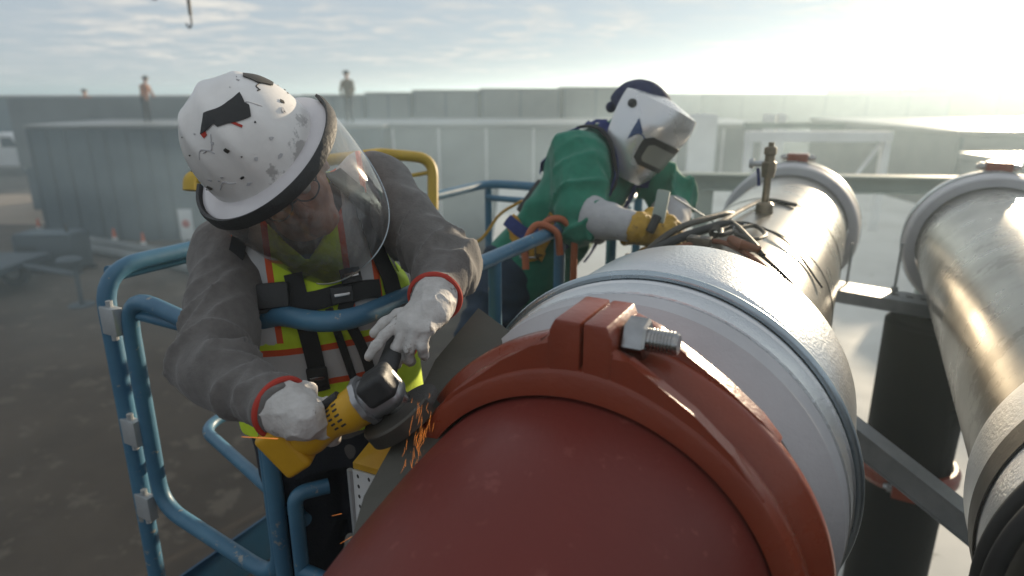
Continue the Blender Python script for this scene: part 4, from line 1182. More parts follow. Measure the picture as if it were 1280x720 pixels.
# collar
MB().lathe(t2.at(0, .01, LS2 - .015), t2.u, [(0, .088), (.05, .082), (.052, .078), (0, .084)], 40, up=t2.f).build('collar', M['green_cloth'], w2)
# harness
J2 = lambda p: jacket2(p) - .004
s2 = 1 if (sL2 - pel2) @ t2.l > 0 else -1
B2 = lambda a, f, h: t2.at(a * s2, f, h)
strap('harness_strap', J2, [B2(-.10, -.14, .30), B2(-.115, -.06, LS2 + .0), B2(-.112, .06, LS2 - .03), B2(-.10, .15, .36), B2(-.09, .16, .24), B2(-.09, .16, .12)], .050, M['webbing_blue'], w2, .006, .005)
strap('harness_strap', J2, [B2(.11, -.06, LS2), B2(.112, .06, LS2 - .03), B2(.10, .15, .36), B2(.09, .16, .24), B2(.09, .16, .12)], .050, M['webbing_blue'], w2, .006, .005)
strap('harness_strap', J2, [B2(-.13, -.10, LS2 - .03), B2(-.140, .0, LS2 - .02), B2(-.138, .08, LS2 - .06), B2(-.13, .14, .33)], .026, M['webbing'], w2, .009, .006)
strap('chest_strap', J2, [B2(-.12, .14, .24), B2(0, .17, .23), B2(.12, .14, .24)], .055, M['webbing'], w2, .010, .010)
for a in (-.05, .05):
    c, n_ = project(J2, np.array([B2(a, .17, .235)]), .016); c, n_ = c[0], n_[0]; u = unit(t2.u - n_ * (t2.u @ n_)); v = np.cross(n_, u)
    MB().box(c, (.022, .030, .008), (v, u, n_), 0, .004).build('buckle', M['tool_black'], w2, True, 30)
# back pad and lanyard pack
c, n_ = project(J2, np.array([t2.at(0, -.2, .20)]), .02); c, n_ = c[0], n_[0]; u = unit(t2.u - n_ * (t2.u @ n_)); v = np.cross(n_, u)
MB().box(c, (.05, .075, .028), (v, u, n_), 0, .014).build('lanyard_pack', M['tool_black'], w2, True, 40)
MB().tube([c + n_ * .03 + u * (.05 + .028 * math.cos(t)) + v * .028 * math.sin(t) for t in np.linspace(0, 6.283, 24, endpoint=False)], .005, 8, closed=True).build('ring', M['bright_steel'], w2)
# yellow leg and waist straps
Jl = lambda p: np.minimum(jacket2(p), jeans2(p)) - .003
strap('leg_strap', Jl, [P(622, 262, 2.3), P(640, 290, 2.28), P(660, 322, 2.26), P(690, 330, 2.2)], .055, M['webbing_yellow'], w2, .006, .006)
strap('waist_strap', Jl, [P(634, 275, 2.35), P(654, 290, 2.28), P(680, 296, 2.24), P(706, 300, 2.24)], .045, M['webbing_blue'], w2, .010, .006)
c, n_ = project(Jl, np.array([P(658, 314, 2.26)]), .014); c, n_ = c[0], n_[0]; u = unit(UP - n_ * (UP @ n_)); v = np.cross(n_, u)
MB().tube([c + u * a + v * b for a, b in ((-.03, -.026), (-.03, .026), (.03, .026), (.03, -.026))], .005, 8, closed=True).build('buckle', M['bright_steel'], w2)
# welding hood
NA2, NE2 = 64, 44
def hood_pt(a, e, off=0.0):
    """a: round from the face, e: 0 chin edge .. 1 top"""
    h = -.208 + .275 * e
    sm_ = lambda xs, ys: np.mean([np.interp(e + o, xs, ys) for o in np.linspace(-.11, .11, 11)])
    w = sm_([-.1, 0, .12, .35, .62, .85, 1, 1.1], [.040, .058, .088, .112, .122, .122, .116, .110])
    dpt = sm_([-.1, 0, .12, .35, .52, .66, .80, 1, 1.1], [.085, .108, .135, .148, .152, .168, .176, .172, .168])
    k = 2.5 + .9 * min(1, max(0, (e - .40) / .35))
    sa, ca = math.sin(a), math.cos(a)
    r = (abs(sa) ** k + abs(ca) ** k) ** (-1 / k)
    back = .55 if ca < 0 else 1.0
    return H2.p((w + off) * r * sa, (dpt * back + off) * r * ca - .015, h)
vs, fs = [], []; am = R(112)
for off in (0, -.004):
    for j in range(NE2 + 1):
        for i in range(NA2 + 1): vs.append(hood_pt(-am + 2 * am * i / NA2, j / NE2, off))
S2 = (NA2 + 1) * (NE2 + 1); ix = lambda s, j, i: s * S2 + j * (NA2 + 1) + i
for s in (0, 1):
    for j in range(NE2):
        for i in range(NA2): fs.append((ix(s, j, i), ix(s, j, i + 1), ix(s, j + 1, i + 1), ix(s, j + 1, i)))
for i in range(NA2):
    for j in (0, NE2): fs.append((ix(0, j, i), ix(0, j, i + 1), ix(1, j, i + 1), ix(1, j, i)))
for j in range(NE2):
    for i in (0, NA2): fs.append((ix(0, j, i), ix(0, j + 1, i), ix(1, j + 1, i), ix(1, j, i)))
hood = MB().verts_faces(vs, fs).build('welding_hood', M['hood_shell'], w2, True, 45)
# top of the hood closes over the brow
vs, fs = [], []
for j in range(9):
    t = j / 8
    for i in range(NA2 + 1):
        a = -am + 2 * am * i / NA2; q = hood_pt(a, 1.0); c0 = H2.p(0, .02, .084); vs.append(q * (1 - t) + c0 * t + H2.z * .016 * math.sin(t * math.pi / 2))
for j in range(6):
    for i in range(NA2): fs.append((j * (NA2 + 1) + i, j * (NA2 + 1) + i + 1, (j + 1) * (NA2 + 1) + i + 1, (j + 1) * (NA2 + 1) + i))
MB().verts_faces(vs, fs).build('hood_brow', M['hood_shell'], hood, True, 60)
def hood_patch(name, poly, m, off, parent, thick=.002):
    t = bmesh.new(); f = t.faces.new([t.verts.new((x, y, 0)) for x, y in poly])
    bmesh.ops.triangulate(t, faces=[f]); bmesh.ops.subdivide_edges(t, edges=t.edges[:], cuts=5, use_grid_fill=True); bmesh.ops.triangulate(t, faces=t.faces[:])
    for v in t.verts: v.co = hood_pt(v.co.x, v.co.y, off)
    r = bmesh.ops.extrude_face_region(t, geom=t.faces[:])
    cen = H2.p(0, 0, -.05)
    for g in r['geom']:
        if isinstance(g, bmesh.types.BMVert): g.co += Vector(unit(np.array(g.co) - cen) * thick)
    mb = MB(); mb.add(t); return mb.build(name, m, parent, True, 40)
fwn = hood_patch('window_frame', [(-.76, .25), (.76, .25), (.92, .31), (.92, .55), (.78, .61), (-.78, .61), (-.92, .55), (-.92, .31)], M['tool_black'], .0015, hood, .004)
hood_patch('lens', [(-.70, .305), (.70, .305), (.76, .34), (.76, .50), (.66, .535), (-.66, .535), (-.76, .50), (-.76, .34)], M['lens'], .007, fwn, .001)
for sg_ in (-1, 1):
    hood_patch('emblem', [(sg_ * 1.22, .74), (sg_ * 1.00, .60), (sg_ * 1.10, .55), (sg_ * 1.22, .46)], M['hood_blue'], .0012, hood, .0006)
    arc = [hood_pt(sg_ * (1.02 + .20 * math.cos(t)), .42 + .16 * math.sin(t), .0012) for t in np.linspace(.4, 3.0, 20)]
    MB().tube(arc, .0022, 6).build('emblem', M['hood_blue'], hood)
    kc = hood_pt(sg_ * 1.50, .86); kn = unit(kc - H2.p(0, 0, .03)); MB().lathe(kc, kn, [(-.004, .001), (-.004, .016), (.008, .014), (.010, .001)], 24, up=H2.z).build('knob', M['tool_black'], hood, True, 40)
# bandana
def band2(p):
    q = Frame(H2.p(0, 0, 0), H2.x, H2.y, H2.z).q(p)
    d = ell(q, (0, -.035, .022), np.eye(3), (.100, .118, .104)); d = smax(d, -q[:, 2] - .03 - q[:, 1] * .3, .01)
    d = smin(d, ell(q, (0, -.150, -.01), np.eye(3), (.022, .02, .022)), .01)
    return d - .003 * (vnoise(p * 40) - .5)
lo, hi = box_of([H2.o], .22); sobj('bandana', band2, lo, hi, .006, M['bandana'], w2)
# gauntlets and gloves
def gauntlet(name, wr, el, parent):
    b = unit(el - wr)
    def fn(p):
        d = cap(p, wr + b * .005, wr + b * .19,   .046, .076); d = d - .004 * (vnoise(p * 16) - .5) - .003 * np.sin(((p - wr) @ b) * 90) * vnoise(p * 12 + 5)
        t = (p - wr) @ b; d = smax(d, t - .165, .003); d = smax(d, -t + .0, .003)
        return smax(d, -cap(p, wr + b * .02, wr + b * .19, .030, .064), .003)
    lo, hi = box_of([wr, wr + b * .18], .10); return sobj(name, fn, lo, hi, .005, M['gauntlet_cloth'], parent)
gauntlet('gauntlet', wR2, eR2, w2); gauntlet('gauntlet', wL2, eL2, w2)
CU = [(.7, 1.0, .7), (.75, 1.05, .7), (.8, 1.1, .7), (.85, 1.1, .7)]
def glove2(wr, fwd, back, thumb_dir, el):
    g = hand_fn(wr, fwd, back, 1, CU, ((.7, .7, -.3), (-.1, .3, -.3)), .05, 1.32, .003)
    if g.x @ thumb_dir < 0: g = hand_fn(wr, fwd, back, -1, CU, ((.7, .7, -.3), (-.1, .3, -.3)), .05, 1.32, .003)
    return glove('glove', g, wr, el, M['glove_yellow'], M['webbing'], .043, .036, .03, w2, .0040, False)
glove2(wR2, camdir(.85, -.10, -.15), camdir(.1, .35, .9), camdir(0, 1, -.2), eR2)
glove2(wL2, camdir(-.45, -.55, .55), camdir(.55, .2, .75), camdir(-.2, .9, .0), eL2)

# ================================================================== WELDING GEAR ON THE PIPE
so = P(815, 262, 1.98); sh_ = empty('electrode_holder', so, 'green grey electrode holder with a thin rod in the yellow gloves', 'electrode holder')
MB().box(P(826, 258, 2.0), (.020, .050, .012), (camdir(.8, -.2, .3), camdir(.2, .95, 0), camdir(-.3, 0, .95)), 0, .006).build('jaw', M['green_steel'], sh_, True, 30)
MB().tube([P(842, 246, 2.0), P(894, 279, 2.06)], .0028, 8).build('rod', M['galvanised'], sh_)
MB().tube([P(812, 290, 1.99), P(822, 270, 1.99)], .014, 10).build('handle', M['tool_black'], sh_)
def onA(s, a, r=.282): return axA(s, r * math.sin(a), r * math.cos(a))       # a point on the main pipe, a to the right of its top
cab = empty('welding_cable', onA(.7, -.3), 'black welding cables draped over the bare pipe before the welder', 'cable')
MB().tube(spline([onA(.62, -.95, .30), onA(.72, -.55, .31), onA(.95, -.25, .30), onA(1.25, -.16, .295), onA(1.5, 0.0, .291), onA(1.55, .35, .290)], 8), .008, 8).build('cable', M['rubber'], cab)
MB().tube(spline([onA(.55, -1.0, .30), onA(.66, -.62, .315), onA(.86, -.20, .305), onA(.90, .02, .30)], 8), .013, 10).build('cable', M['rubber'], cab)
MB().tube(spline([onA(.58, -.9, .32), onA(.75, -.5, .335), onA(1.02, -.26, .315), onA(1.12, -.2, .30)], 8), .010, 10).build('cable', M['dark_steel'], cab)
MB().tube(spline([onA(.50, -.85, .30), onA(.60, -.45, .300), onA(.67, -.1, .295), onA(.60, .22, .293), onA(.52, .55, .291), onA(.44, .95, .290), onA(.40, 1.4, .290)], 8), .0075, 8).build('cable', M['copper_hose'], cab)
MB().tube(spline([onA(.72, .1, .292), onA(.62, .42, .292), onA(.55, .8, .291), onA(.50, 1.3, .290)], 8), .005, 8).build('cable', M['rubber'], cab)
MB().tube(spline([onA(1.0, -.2, .296), onA(.98, .1, .292), onA(.92, .5, .290), onA(.84, 1.0, .290)], 8), .0035, 8).build('cable', M['rubber'], cab)
cl = empty('ground_clamp', onA(.72, .12, .30), 'dark steel ground clamp with looped handles lying on the bare pipe', 'clamp')
def plate(pts, r, nm): MB().tube(pts, r, 8, closed=True).build(nm, M['dark_steel'], cl)
plate(spline([onA(.82, .02, .305), onA(.90, .14, .305), onA(.82, .27, .305), onA(.72, .20, .305), onA(.74, .05, .305)], 6), .0065, 'handle_loop')
plate(spline([onA(.78, -.10, .306), onA(.84, -.03, .306), onA(.76, .01, .306), onA(.70, -.06, .306)], 6), .0065, 'handle_loop')
MB().tube([onA(.92, -.10, .31), onA(.80, .04, .31), onA(.66, .26, .305), onA(.62, .36, .300)], [.005, .009, .009, .006], 8).build('jaw', M['dark_steel'], cl)
MB().tube([onA(.64, .06, .31), onA(.60, .16, .31), onA(.64, .30, .304)], [.012, .015, .010], 10).build('jaw', M['copper_hose'], cl)
sp = MB(); 
for k in range(7): sp.lathe(onA(.80 - .011 * k, -.16 + .004 * k, .306), unit(onA(.7, -.16, .3) - onA(.8, -.16, .3)), [(0, .011), (.004, .015), (.008, .011)], 14, closed=False)
sp.build('spring', M['dark_steel'], cl)
MB().box(onA(.66, -.22, .300), (.022, .032, .012), (dA, nA, UP), 0, .004).build('clamp_pad', M['dark_steel'], cl, True, 30)
vc = onA(1.30, .06, .279); vt = empty('vent_valve', vc, 'small brass and steel valve standing on top of the main pipe', 'valve')
MB().lathe(vc, UP, [(-.004, .030), (.028, .028), (.036, .020), (.036, .002), (-.004, .002)], 24, up=dA).build('base', M['bronze'], vt, True, 35)
MB().tube([vc + UP * .03, vc + UP * .125], .0125, 14).build('stem', M['bronze'], vt)
MB().lathe(vc + UP * .12, UP, [(0, .002), (0, .022), (.03, .026), (.05, .026), (.055, .018), (.075, .018), (.08, .023), (.10, .022), (.105, .010), (.118, .010), (.118, .001)], 6, up=dA).build('valve_body', M['bronze'], vt, True, 20)
MB().tube([vc + UP * .165, vc + UP * .165 - nA * .05], [.012, .010], 10).lathe(vc + UP * .165 - nA * .05, -nA, [(0, .002), (0, .017), (.014, .017), (.015, .002)], 14).build('outlet', M['galvanised'], vt, True, 35)
MB().tube(spline([vc + UP * .15 - nA * .035, vc + UP * .12 - nA * .03, vc + UP * .09 - nA * .026], 6), .006, 8).build('tag_wire', M['webbing_blue'], vt)

# ================================================================== BASKET ODDS AND ENDS
ho = empty('hose', bk(1.0, -.02, ZR), 'orange hose looped twice over the basket rail by the welder', 'hose')
def loop(s, r, zlow):
    return spline([bk(s - .05, .035, ZR - .10), bk(s - .03, .045, ZR - .02), bk(s - .005, .02, ZR + .034), bk(s + .02, -.035, ZR + .012), bk(s + .03, -.045, ZR - .06)], 8)
MB().tube(loop(.93, 0, 0), .0115, 10).build('loop', M['hose_orange'], ho)
MB().tube(spline([bk(.97, .03, ZR - .03), bk(.985, .02, ZR + .030), bk(1.02, -.02, ZR + .040), bk(1.04, -.055, ZR - .01), bk(1.04, -.06, ZR - .12), bk(1.035, -.06, ZR - .35), bk(1.03, -.06, ZR - .6)], 8), .0115, 10).build('loop', M['hose_orange'], ho)
ln = MB().tube(spline([c_2 for c_2 in (t2.at(0, -.20, .16), P(625, 268, 2.62), P(600, 300, 2.60), P(560, 318, 2.50), bk(.9, .55, ZF + .5), bk(1.3, WID - .03, ZR - .06))], 10), .006, 8).build('lanyard', M['webbing_yellow'], None)
tag(recentre(ln), 'thin yellow lanyard running from the welder\'s back to the basket rail', 'lanyard')
# dark sheet between basket and pipe
qs = [P(598, 385, 1.28), P(672, 440, 1.16), P(640, 500, 1.04), P(575, 640, .86), P(470, 790, .74), P(405, 790, .80), P(455, 620, .96), P(510, 520, 1.08), P(544, 450, 1.2)]
cen = sum(qs) / len(qs); nrm = unit(np.cross(qs[1] - qs[0], qs[8] - qs[0])); 
if nrm @ (cen - CAM) > 0: nrm = -nrm
vs = [q for q in qs] + [q - nrm * .006 for q in qs]; n_ = len(qs)
fs = [tuple(range(n_)), tuple(range(n_, 2 * n_))[::-1]] + [(i, (i + 1) % n_, n_ + (i + 1) % n_, n_ + i) for i in range(n_)]
sheet = MB().verts_faces(vs, fs); bmesh.ops.triangulate(sheet.bm, faces=[f for f in sheet.bm.faces if len(f.verts) > 4])
tag(recentre(sheet.build('spark_sheet', M['sheet_dark'], None, False)), 'dark sheet leaning between the basket and the red coupling', 'sheet')
# perforated bracket with a yellow cap
br = empty('bracket', P(470, 640, 1.15), 'white perforated bracket with a yellow cap below the grinder', 'bracket')
tpts = [P(441, 578, 1.20), P(462, 552, 1.22), P(497, 552, 1.14), P(484, 590, 1.10)]
k_ = MB(); k_.verts_faces([p for p in tpts] + [p - UP * .012 for p in tpts], [(0, 1, 2, 3), (7, 6, 5, 4), (0, 3, 7, 4), (3, 2, 6, 7), (2, 1, 5, 6), (1, 0, 4, 5)]).build('cap', M['yellow_plastic'], br, False)
ex = unit(tpts[3] - tpts[0]); fy = unit(np.cross(ex, UP)); L0 = np.linalg.norm(tpts[3] - tpts[0]); 
if fy @ (CAM - tpts[0]) < 0: fy = -fy
o0 = tpts[0] - UP * .014
pm = MB(); W_, Hh = L0, .19; nx_, nz_ = 3, 9
pm.box(o0 + ex * W_ / 2 - UP * Hh / 2, (W_ / 2, .002, Hh / 2), (ex, fy, UP))
for i in range(nx_):
    for j in range(nz_):
        pm.lathe(o0 + ex * W_ * (i + .5) / nx_ - UP * Hh * (j + .5) / nz_ + fy * .0023, fy, [(0, .0005), (.0006, .0036), (.0, .0037)], 10, 1, closed=False)
pm.build('plate', [M['white_paint'], M['tool_black']], br, False)
MB().tube([o0 - ex * .006 + fy * .004, o0 - ex * .006 - UP * .30], .006, 8).build('edge_rod', M['galvanised'], br)
MB().box(o0 + ex * W_ * .55 - fy * .02 - UP * .30, (W_ * .5, .015, .16), (ex, fy, UP), 0, .004).build('leg', M['dark_steel'], br, False)
# sparks
random.seed(11); sk = MB()
for k in range(120):
    t = random.random(); a = P(531 - 16 * t + random.gauss(0, 7), 500 + 118 * t + random.gauss(0, 5), 1.0 + random.gauss(0, .02))
    dv = unit(camdir(-.12 + random.gauss(0, .16), -.95, .1 + random.gauss(0, .15))); l_ = random.uniform(.006, .026)
    sk.tube([a, a + dv * l_ * .5 + np.array([random.gauss(0, .0008), 0, 0]), a + dv * l_], [.00012, .00032, .0001], 4)
for k in range(4):
    a = P(random.uniform(395, 500), random.uniform(590, 690), .98); dv = camdir(random.uniform(.5, 1), random.uniform(.1, .6), 0); sk.tube([a, a + dv * random.uniform(.012, .03)], [.0002, .0004], 4)
a = P(302, 546, .97); sk.tube([a, a + camdir(.99, -.04, .05) * .055], [.0005, .0010], 5)
sm = bpy.data.materials.new('spark_glow'); sm.use_nodes = True; b_ = sm.node_tree.nodes['Principled BSDF']
b_.inputs['Base Color'].default_value = (.5, .14, .02, 1); b_.inputs['Emission Color'].default_value = (1, .32, .06, 1); b_.inputs['Emission Strength'].default_value = .32
tag(sk.build('sparks', sm, None), kind='stuff')

# thin smoke drifting off the weld behind the two workers
sc_ = np.array([-2.6, 10.0, H - 1.5]); smk = MB().box((0, 0, 0), (8.0, 6.6, 2.3)).build('smoke', None or bpy.data.materials.new('smoke_air'), None, False)
smk.location = sc_; tag(smk, kind='stuff')
_m = bpy.data.materials['smoke_air']; _m.use_nodes = True; _t = _m.node_tree; _t.nodes.clear(); _N = _t.nodes.new; _L = _t.links.new
_c = _N('ShaderNodeTexCoord'); _mp = _N('ShaderNodeMapping'); _mp.inputs['Scale'].default_value = (.38, .38, .75); _L(_c.outputs['Object'], _mp.inputs[0])
_n = _N('ShaderNodeTexNoise'); _n.inputs['Scale'].default_value = 1.1; _n.inputs['Detail'].default_value = 4; _n.inputs['Distortion'].default_value = .8; _L(_mp.outputs[0], _n.inputs['Vector'])
_r = _N('ShaderNodeMapRange'); _r.inputs[1].default_value = .38; _r.inputs[2].default_value = .72; _r.inputs[4].default_value = .065; _L(_n.outputs[0], _r.inputs[0])
_s = _N('ShaderNodeVectorMath'); _s.operation = 'MULTIPLY'; _s.inputs[1].default_value = (1 / 7.8, 1 / 6.4, 1 / 2.2); _L(_c.outputs['Object'], _s.inputs[0])
_l = _N('ShaderNodeVectorMath'); _l.operation = 'LENGTH'; _L(_s.outputs[0], _l.inputs[0])
_f = _N('ShaderNodeMapRange'); _f.inputs[1].default_value = 1.0; _f.inputs[2].default_value = .35; _L(_l.outputs['Value'], _f.inputs[0])
_p = _N('ShaderNodeMath'); _p.operation = 'MULTIPLY'; _L(_r.outputs[0], _p.inputs[0]); _L(_f.outputs[0], _p.inputs[1])
_v = _N('ShaderNodeVolumePrincipled'); _v.inputs['Color'].default_value = (.62, .80, .94, 1); _v.inputs['Anisotropy'].default_value = .4; _L(_p.outputs[0], _v.inputs['Density'])
_o = _N('ShaderNodeOutputMaterial'); _L(_v.outputs[0], _o.inputs['Volume'])

# ================================================================== FAR PEOPLE
def far_person(label, foot, h, lean, vest, trous, face, arms, helmet):
    e = empty('person', foot, label, 'person'); k = h / 1.75
    f = unit(np.array([face[0], face[1], 0])); l = np.array([f[1], -f[0], 0]); L = lambda a, b, c: np.asarray(foot) + k * (l * a + f * (b + lean * max(0, c - .9)) + UP * c)
    def legs(p): return smin(smin(cap(p, L(.09, 0, .9), L(.10, .02, .48), .095 * k, .07 * k), cap(p, L(.10, .02, .48), L(.11, 0, .06), .07 * k, .055 * k), .03), smin(cap(p, L(-.09, 0, .9), L(-.10, .03, .48), .095 * k, .07 * k), cap(p, L(-.10, .03, .48), L(-.12, .02, .06), .07 * k, .055 * k), .03), .04)
    def trunk(p):
        d = smin(cap(p, L(0, 0, .95), L(0, .01, 1.30), .15 * k, .165 * k), cap(p, L(-.12, 0, 1.38), L(.12, 0, 1.38), .085 * k, .085 * k), .08)
        for s in (-1, 1): d = smin(d, smin(cap(p, L(.19 * s, 0, 1.38), L(.26 * s, arms[0] * .4, 1.12), .062 * k, .052 * k), cap(p, L(.26 * s, arms[0] * .4, 1.12), L(.20 * s, arms[0], arms[1]), .05 * k, .038 * k), .02), .03)
        return d
    def body(p): return smin(smin(smin(legs(p) + .02, trunk(p) + .02, .03), cap(p, L(0, 0, 1.42), L(0, .02, 1.55), .055 * k, .05 * k), .03), smin(ell(p, L(0, .03, 1.63), np.eye(3), (.078 * k, .09 * k, .115 * k)), ell(p, L(0, .13, 1.61), np.eye(3), (.016, .016, .02)), .02), .02)
    lo, hi = box_of([L(-.3, -.2, 0), L(.3, .5, 1.75), L(0, 0, 1.8)], .2)
    sobj('body', body, lo, hi, .022, M['skin'], e); sobj('trousers', legs, lo, hi, .022, trous, e); sobj('jacket', trunk, lo, hi, .022, vest, e)
    MB().lathe(L(0, .03, 1.66), UP, [(0, .0), (0, .17 * k), (.012, .16 * k), (.02, .125 * k), (.07, .115 * k), (.11, .07 * k), (.125, .002)], 24, up=f, closed=False).build('hard_hat', helmet, e, True, 40)
    return e
mat('tan_jacket', (.16, .115, .06), (.12, .09, .05), 12, .8)
mat('orange_jacket', (.30, .13, .07), (.24, .10, .05), 12, .8)
far_person('distant worker in tan jacket standing upright on the module roof', (*P(437, 148, 24.3)[:2], zr), 1.80, 0, M['tan_jacket'], M['denim_dark'], (-.3, -1), (.10, .9), M['dark_steel'])
far_person('distant worker in orange jacket with bent back standing on the module roof at left', (*P(184, 148, 25.0)[:2], zr), 1.62, .22, M['orange_jacket'], M['denim_dark'], (1, -.25), (.30, .95), M['dark_steel'])
pf = P(135, 140, 30.5)
xl, xr = P(50, 140, 30)[0], P(330, 140, 30)[0]
rm_ = block('rear_module', 'rear grey module whose parapet runs behind the far worker in orange', 'building', xl, xr, 29.4, 33.5, 0, H - 1.76, M['module_grey'])
MB().box(((xl + xr) / 2, 29.28, (P(135, 122, 29.4)[2] + H - 3.2) / 2), ((xr - xl) / 2 + .08, .06, (P(135, 122, 29.4)[2] - H + 3.2) / 2)).build('parapet', M['module_light'], rm_, False)
far_person('distant worker with only the head showing above the rear parapet', (pf[0], 30.1, H - 1.637), 1.74, .1, M['orange_jacket'], M['denim_dark'], (.4, -1), (.2, .95), M['dark_steel'])

# ================================================================== LEFT YARD
def cone(px, py, label):
    p = atz(px, py, 0.0); e = empty('traffic_cone', p, label, 'cone', 'traffic cones in the left yard')
    MB().box(p + UP * .02, (.19, .19, .02), None, 0, .01).build('base', M['rubber'], e, True, 30)
    MB().lathe(p, UP, [(.04, .14), (.26, .10), (.46, .062), (.72, .028), (.73, .001)], 24, up=(1, 0, 0), closed=False).build('cone_body', M['cone_orange'], e, True, 50)
    MB().lathe(p, UP, [(.30, .0935), (.30, .0955), (.44, .0685), (.44, .0665)], 24, up=(1, 0, 0)).build('band', M['white_paint'], e)
cone(52, 298, 'orange traffic cone left of the trailer jack'); cone(146, 312, 'orange traffic cone beside the pale pipes'); cone(182, 318, 'orange traffic cone right of the pale pipes')
for k, (a, b, lb) in enumerate([((60, 300), (330, 352), 'long pale pipe lying before the ribbed building, nearer one'), ((58, 292), (330, 336), 'long pale pipe lying before the ribbed building, farther one')]):
    q0_, q1_ = atz(*a, .2), atz(*b, .2)
    o = MB().lathe(q0_, unit(q1_ - q0_), [(0, .16), (np.linalg.norm(q1_ - q0_), .16), (np.linalg.norm(q1_ - q0_), .145), (0, .145)], 24).build('loose_pipe', M['module_light'], None, True, 40)
    tag(recentre(o), lb, 'pipe', 'pale pipes lying in the yard')
bp = atz(238, 316, 0); e = empty('barrier_sign', bp, 'white board with a red disc standing behind the hard hat', 'sign')
MB().box(bp + UP * .95, (.22, .025, .50), None, 0, .01).build('board', M['white_paint'], e, True, 30)
MB().lathe(bp + UP * .98 - np.array([0, .027, 0]), (0, -1, 0), [(0, .001), (0, .13), (.008, .12), (.008, .001)], 32).build('red_disc', M['red_trim'], e, True, 40)
for s in (-.16, .16): MB().box(bp + np.array([s, .05, .22]), (.03, .03, .22)).build('leg', M['galvanised'], e, False)
# trailer with jack stand
tr = atz(20, 372, 0); e = empty('trailer', tr, 'dark flat trailer with its drawbar on a jack stand at far left', 'trailer')
fb = MB(); fb.box(tr + np.array([-2.2, .6, .75]), (2.2, .95, .09), None, 0, .02).build('bed', M['module_rib'], e, False)
for s in (0, 1.2):
    c = tr + np.array([-.75, s * 1.0 - .1, .42])
    w_ = MB().lathe(c, (0, 1, 0), [(-.11, .20), (-.11, .36), (-.08, .41), (.08, .41), (.11, .36), (.11, .20)], 40).build('wheel', M['rubber'], e, True, 40)
    MB().lathe(c, (0, 1, 0), [(-.09, .02), (-.09, .20), (.09, .20), (.09, .02)], 24).build('rim', M['galvanised'], w_, True, 40)
jk = atz(103, 382, 0)
MB().tube([tr + np.array([-.1, .55, .72]), np.array([jk[0], jk[1], .80])], .075, 8).build('drawbar', M['module_rib'], e)
MB().tube([np.array([jk[0], jk[1], .06]), np.array([jk[0], jk[1], 1.15])], .055, 12).build('jack_post', M['module_rib'], e)
MB().lathe(np.array([jk[0], jk[1], 0]), UP, [(.005, .02), (.005, .30), (.05, .28), (.07, .06), (.07, .02)], 28, up=(1, 0, 0)).build('jack_foot', M['module_rib'], e, True, 40)
MB().lathe(np.array([jk[0] - .1, jk[1], 1.12]), UP, [(0, .02), (0, .27), (.06, .29), (.10, .24), (.12, .02)], 28, up=(1, 0, 0)).build('fender', M['module_rib'], e, True, 40)
# small generator on the dirt
gp = atz(72, 338, 0); e = empty('generator', gp, 'dark grey generator box on skids before the ribbed building', 'generator')
MB().box(gp + UP * .62, (.85, .45, .50), None, 0, .05).build('cabinet', M['module_rib'], e, True, 40)
MB().box(gp + UP * 1.15, (.80, .42, .03), None, 0, .02).build('lid', M['module_grey'], e, True, 40)
for k in range(5): MB().box(gp + np.array([-.45 + .0, -.452, .45 + .09 * k]), (.28, .006, .02)).build('louvre', M['rubber'], e, False)
for y_ in (-.35, .35): MB().box(gp + np.array([0, y_, .06]), (.95, .06, .06), None, 0, .01).build('skid', M['rubber'], e, False)
MB().tube([gp + np.array([.5, 0, 1.15]), gp + np.array([.5, 0, 1.42])], .04, 10).build('exhaust', M['dark_steel'], e)
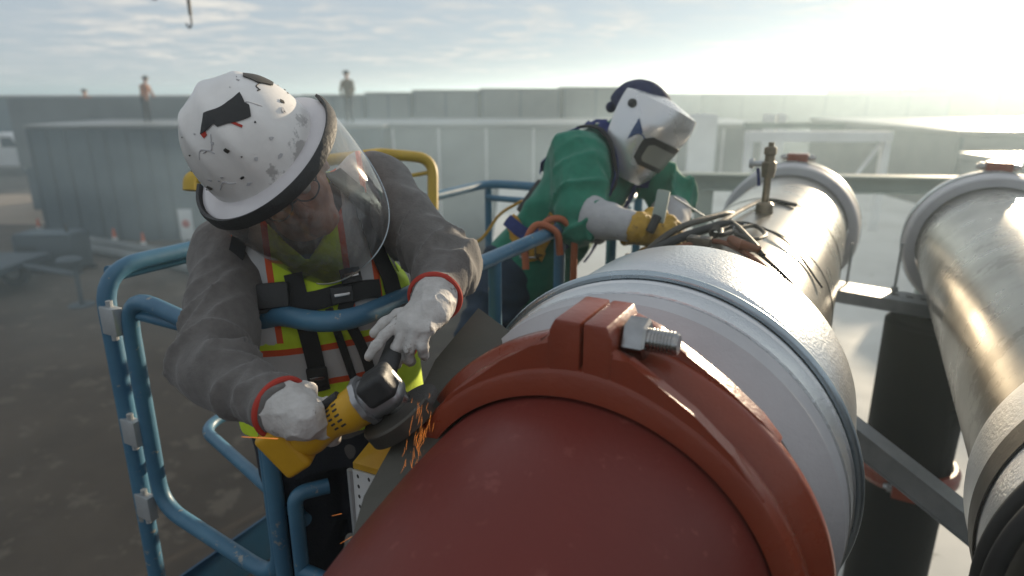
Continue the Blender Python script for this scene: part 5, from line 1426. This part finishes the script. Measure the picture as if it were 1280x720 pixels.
# white truck at the left edge
tk = np.array([P(2, 215, 42)[0], P(2, 215, 42)[1], 0.0]); e = empty('truck', tk, 'white truck parked at the left edge beyond the trailer', 'truck')
MB().prism([(-2.4, .55), (-2.4, 2.5), (.2, 2.6), (1.1, 2.5), (1.7, 1.6), (2.5, 1.45), (2.6, .55)], np.array([1.0, 0, 0]), UP, np.array([0, 1.0, 0]), tk, 0, 2.0, 0, .08).build('truck_body', M['white_paint'], e, True, 30)
for x_ in (-1.5, 1.7):
    w_ = MB().lathe(tk + np.array([x_, -.02, .45]), (0, 1, 0), [(0, .22), (0, .42), (.04, .45), (.25, .45), (.25, .22)], 32).build('wheel', M['rubber'], e, True, 40)
    MB().lathe(tk + np.array([x_, -.01, .45]), (0, 1, 0), [(.01, .02), (.01, .22), (.2, .22), (.2, .02)], 24).build('rim', M['galvanised'], w_, True, 40)
MB().prism([(.35, 1.75), (.35, 2.35), (1.0, 2.35), (1.45, 1.75)], np.array([1.0, 0, 0]), UP, np.array([0, 1.0, 0]), tk, -.012, .01, 0, .0).build('window', M['glass_dark'], e, False)
for zz in (1.2, 1.5, 1.8): MB().box(tk + np.array([-1.0, -.015, zz]), (1.1, .012, .05)).build('stripe', M['module_grey'], e, False)
for x_ in (-2.35, 2.5): MB().box(tk + np.array([x_, -.012, .95]), (.08, .014, .10)).build('lamp', M['red_trim'], e, False)
# crane hook against the sky
hk = P(240, 34, 7.0); e = empty('crane_hook', hk, 'dark hook hanging on a cable at the top of the sky', 'hook')
MB().tube([hk + UP * .06, np.array([hk[0], hk[1], H + 2.2])], .009, 8).build('cable', M['dark_steel'], e)
MB().lathe(hk + UP * .12, UP, [(0, .006), (0, .017), (.15, .019), (.17, .006)], 16, up=(1, 0, 0)).build('hook_block', M['dark_steel'], e, True, 40)
MB().tube(spline([hk + UP * .12, hk + UP * .04, hk + UP * -.005 - np.array([.02, 0, 0]), hk + np.array([-.045, 0, .01]), hk + np.array([-.055, 0, .04])], 6), [.010] * 24 + [.006], 8).build('hook', M['dark_steel'], e)
hb = P(193, -4, 7.0); e = empty('hanging_weight', hb, 'small dark weight at the very top beside the hook', 'weight')
MB().tube([hb + UP * .02, np.array([hb[0], hb[1], H + 2.2])], .010, 8).build('cable', M['dark_steel'], e)
MB().lathe(hb, UP, [(-.035, .001), (-.03, .02), (-.01, .036), (.02, .036), (.04, .012), (.04, .001)], 20, up=(1, 0, 0), closed=False).build('ball', M['dark_steel'], e)
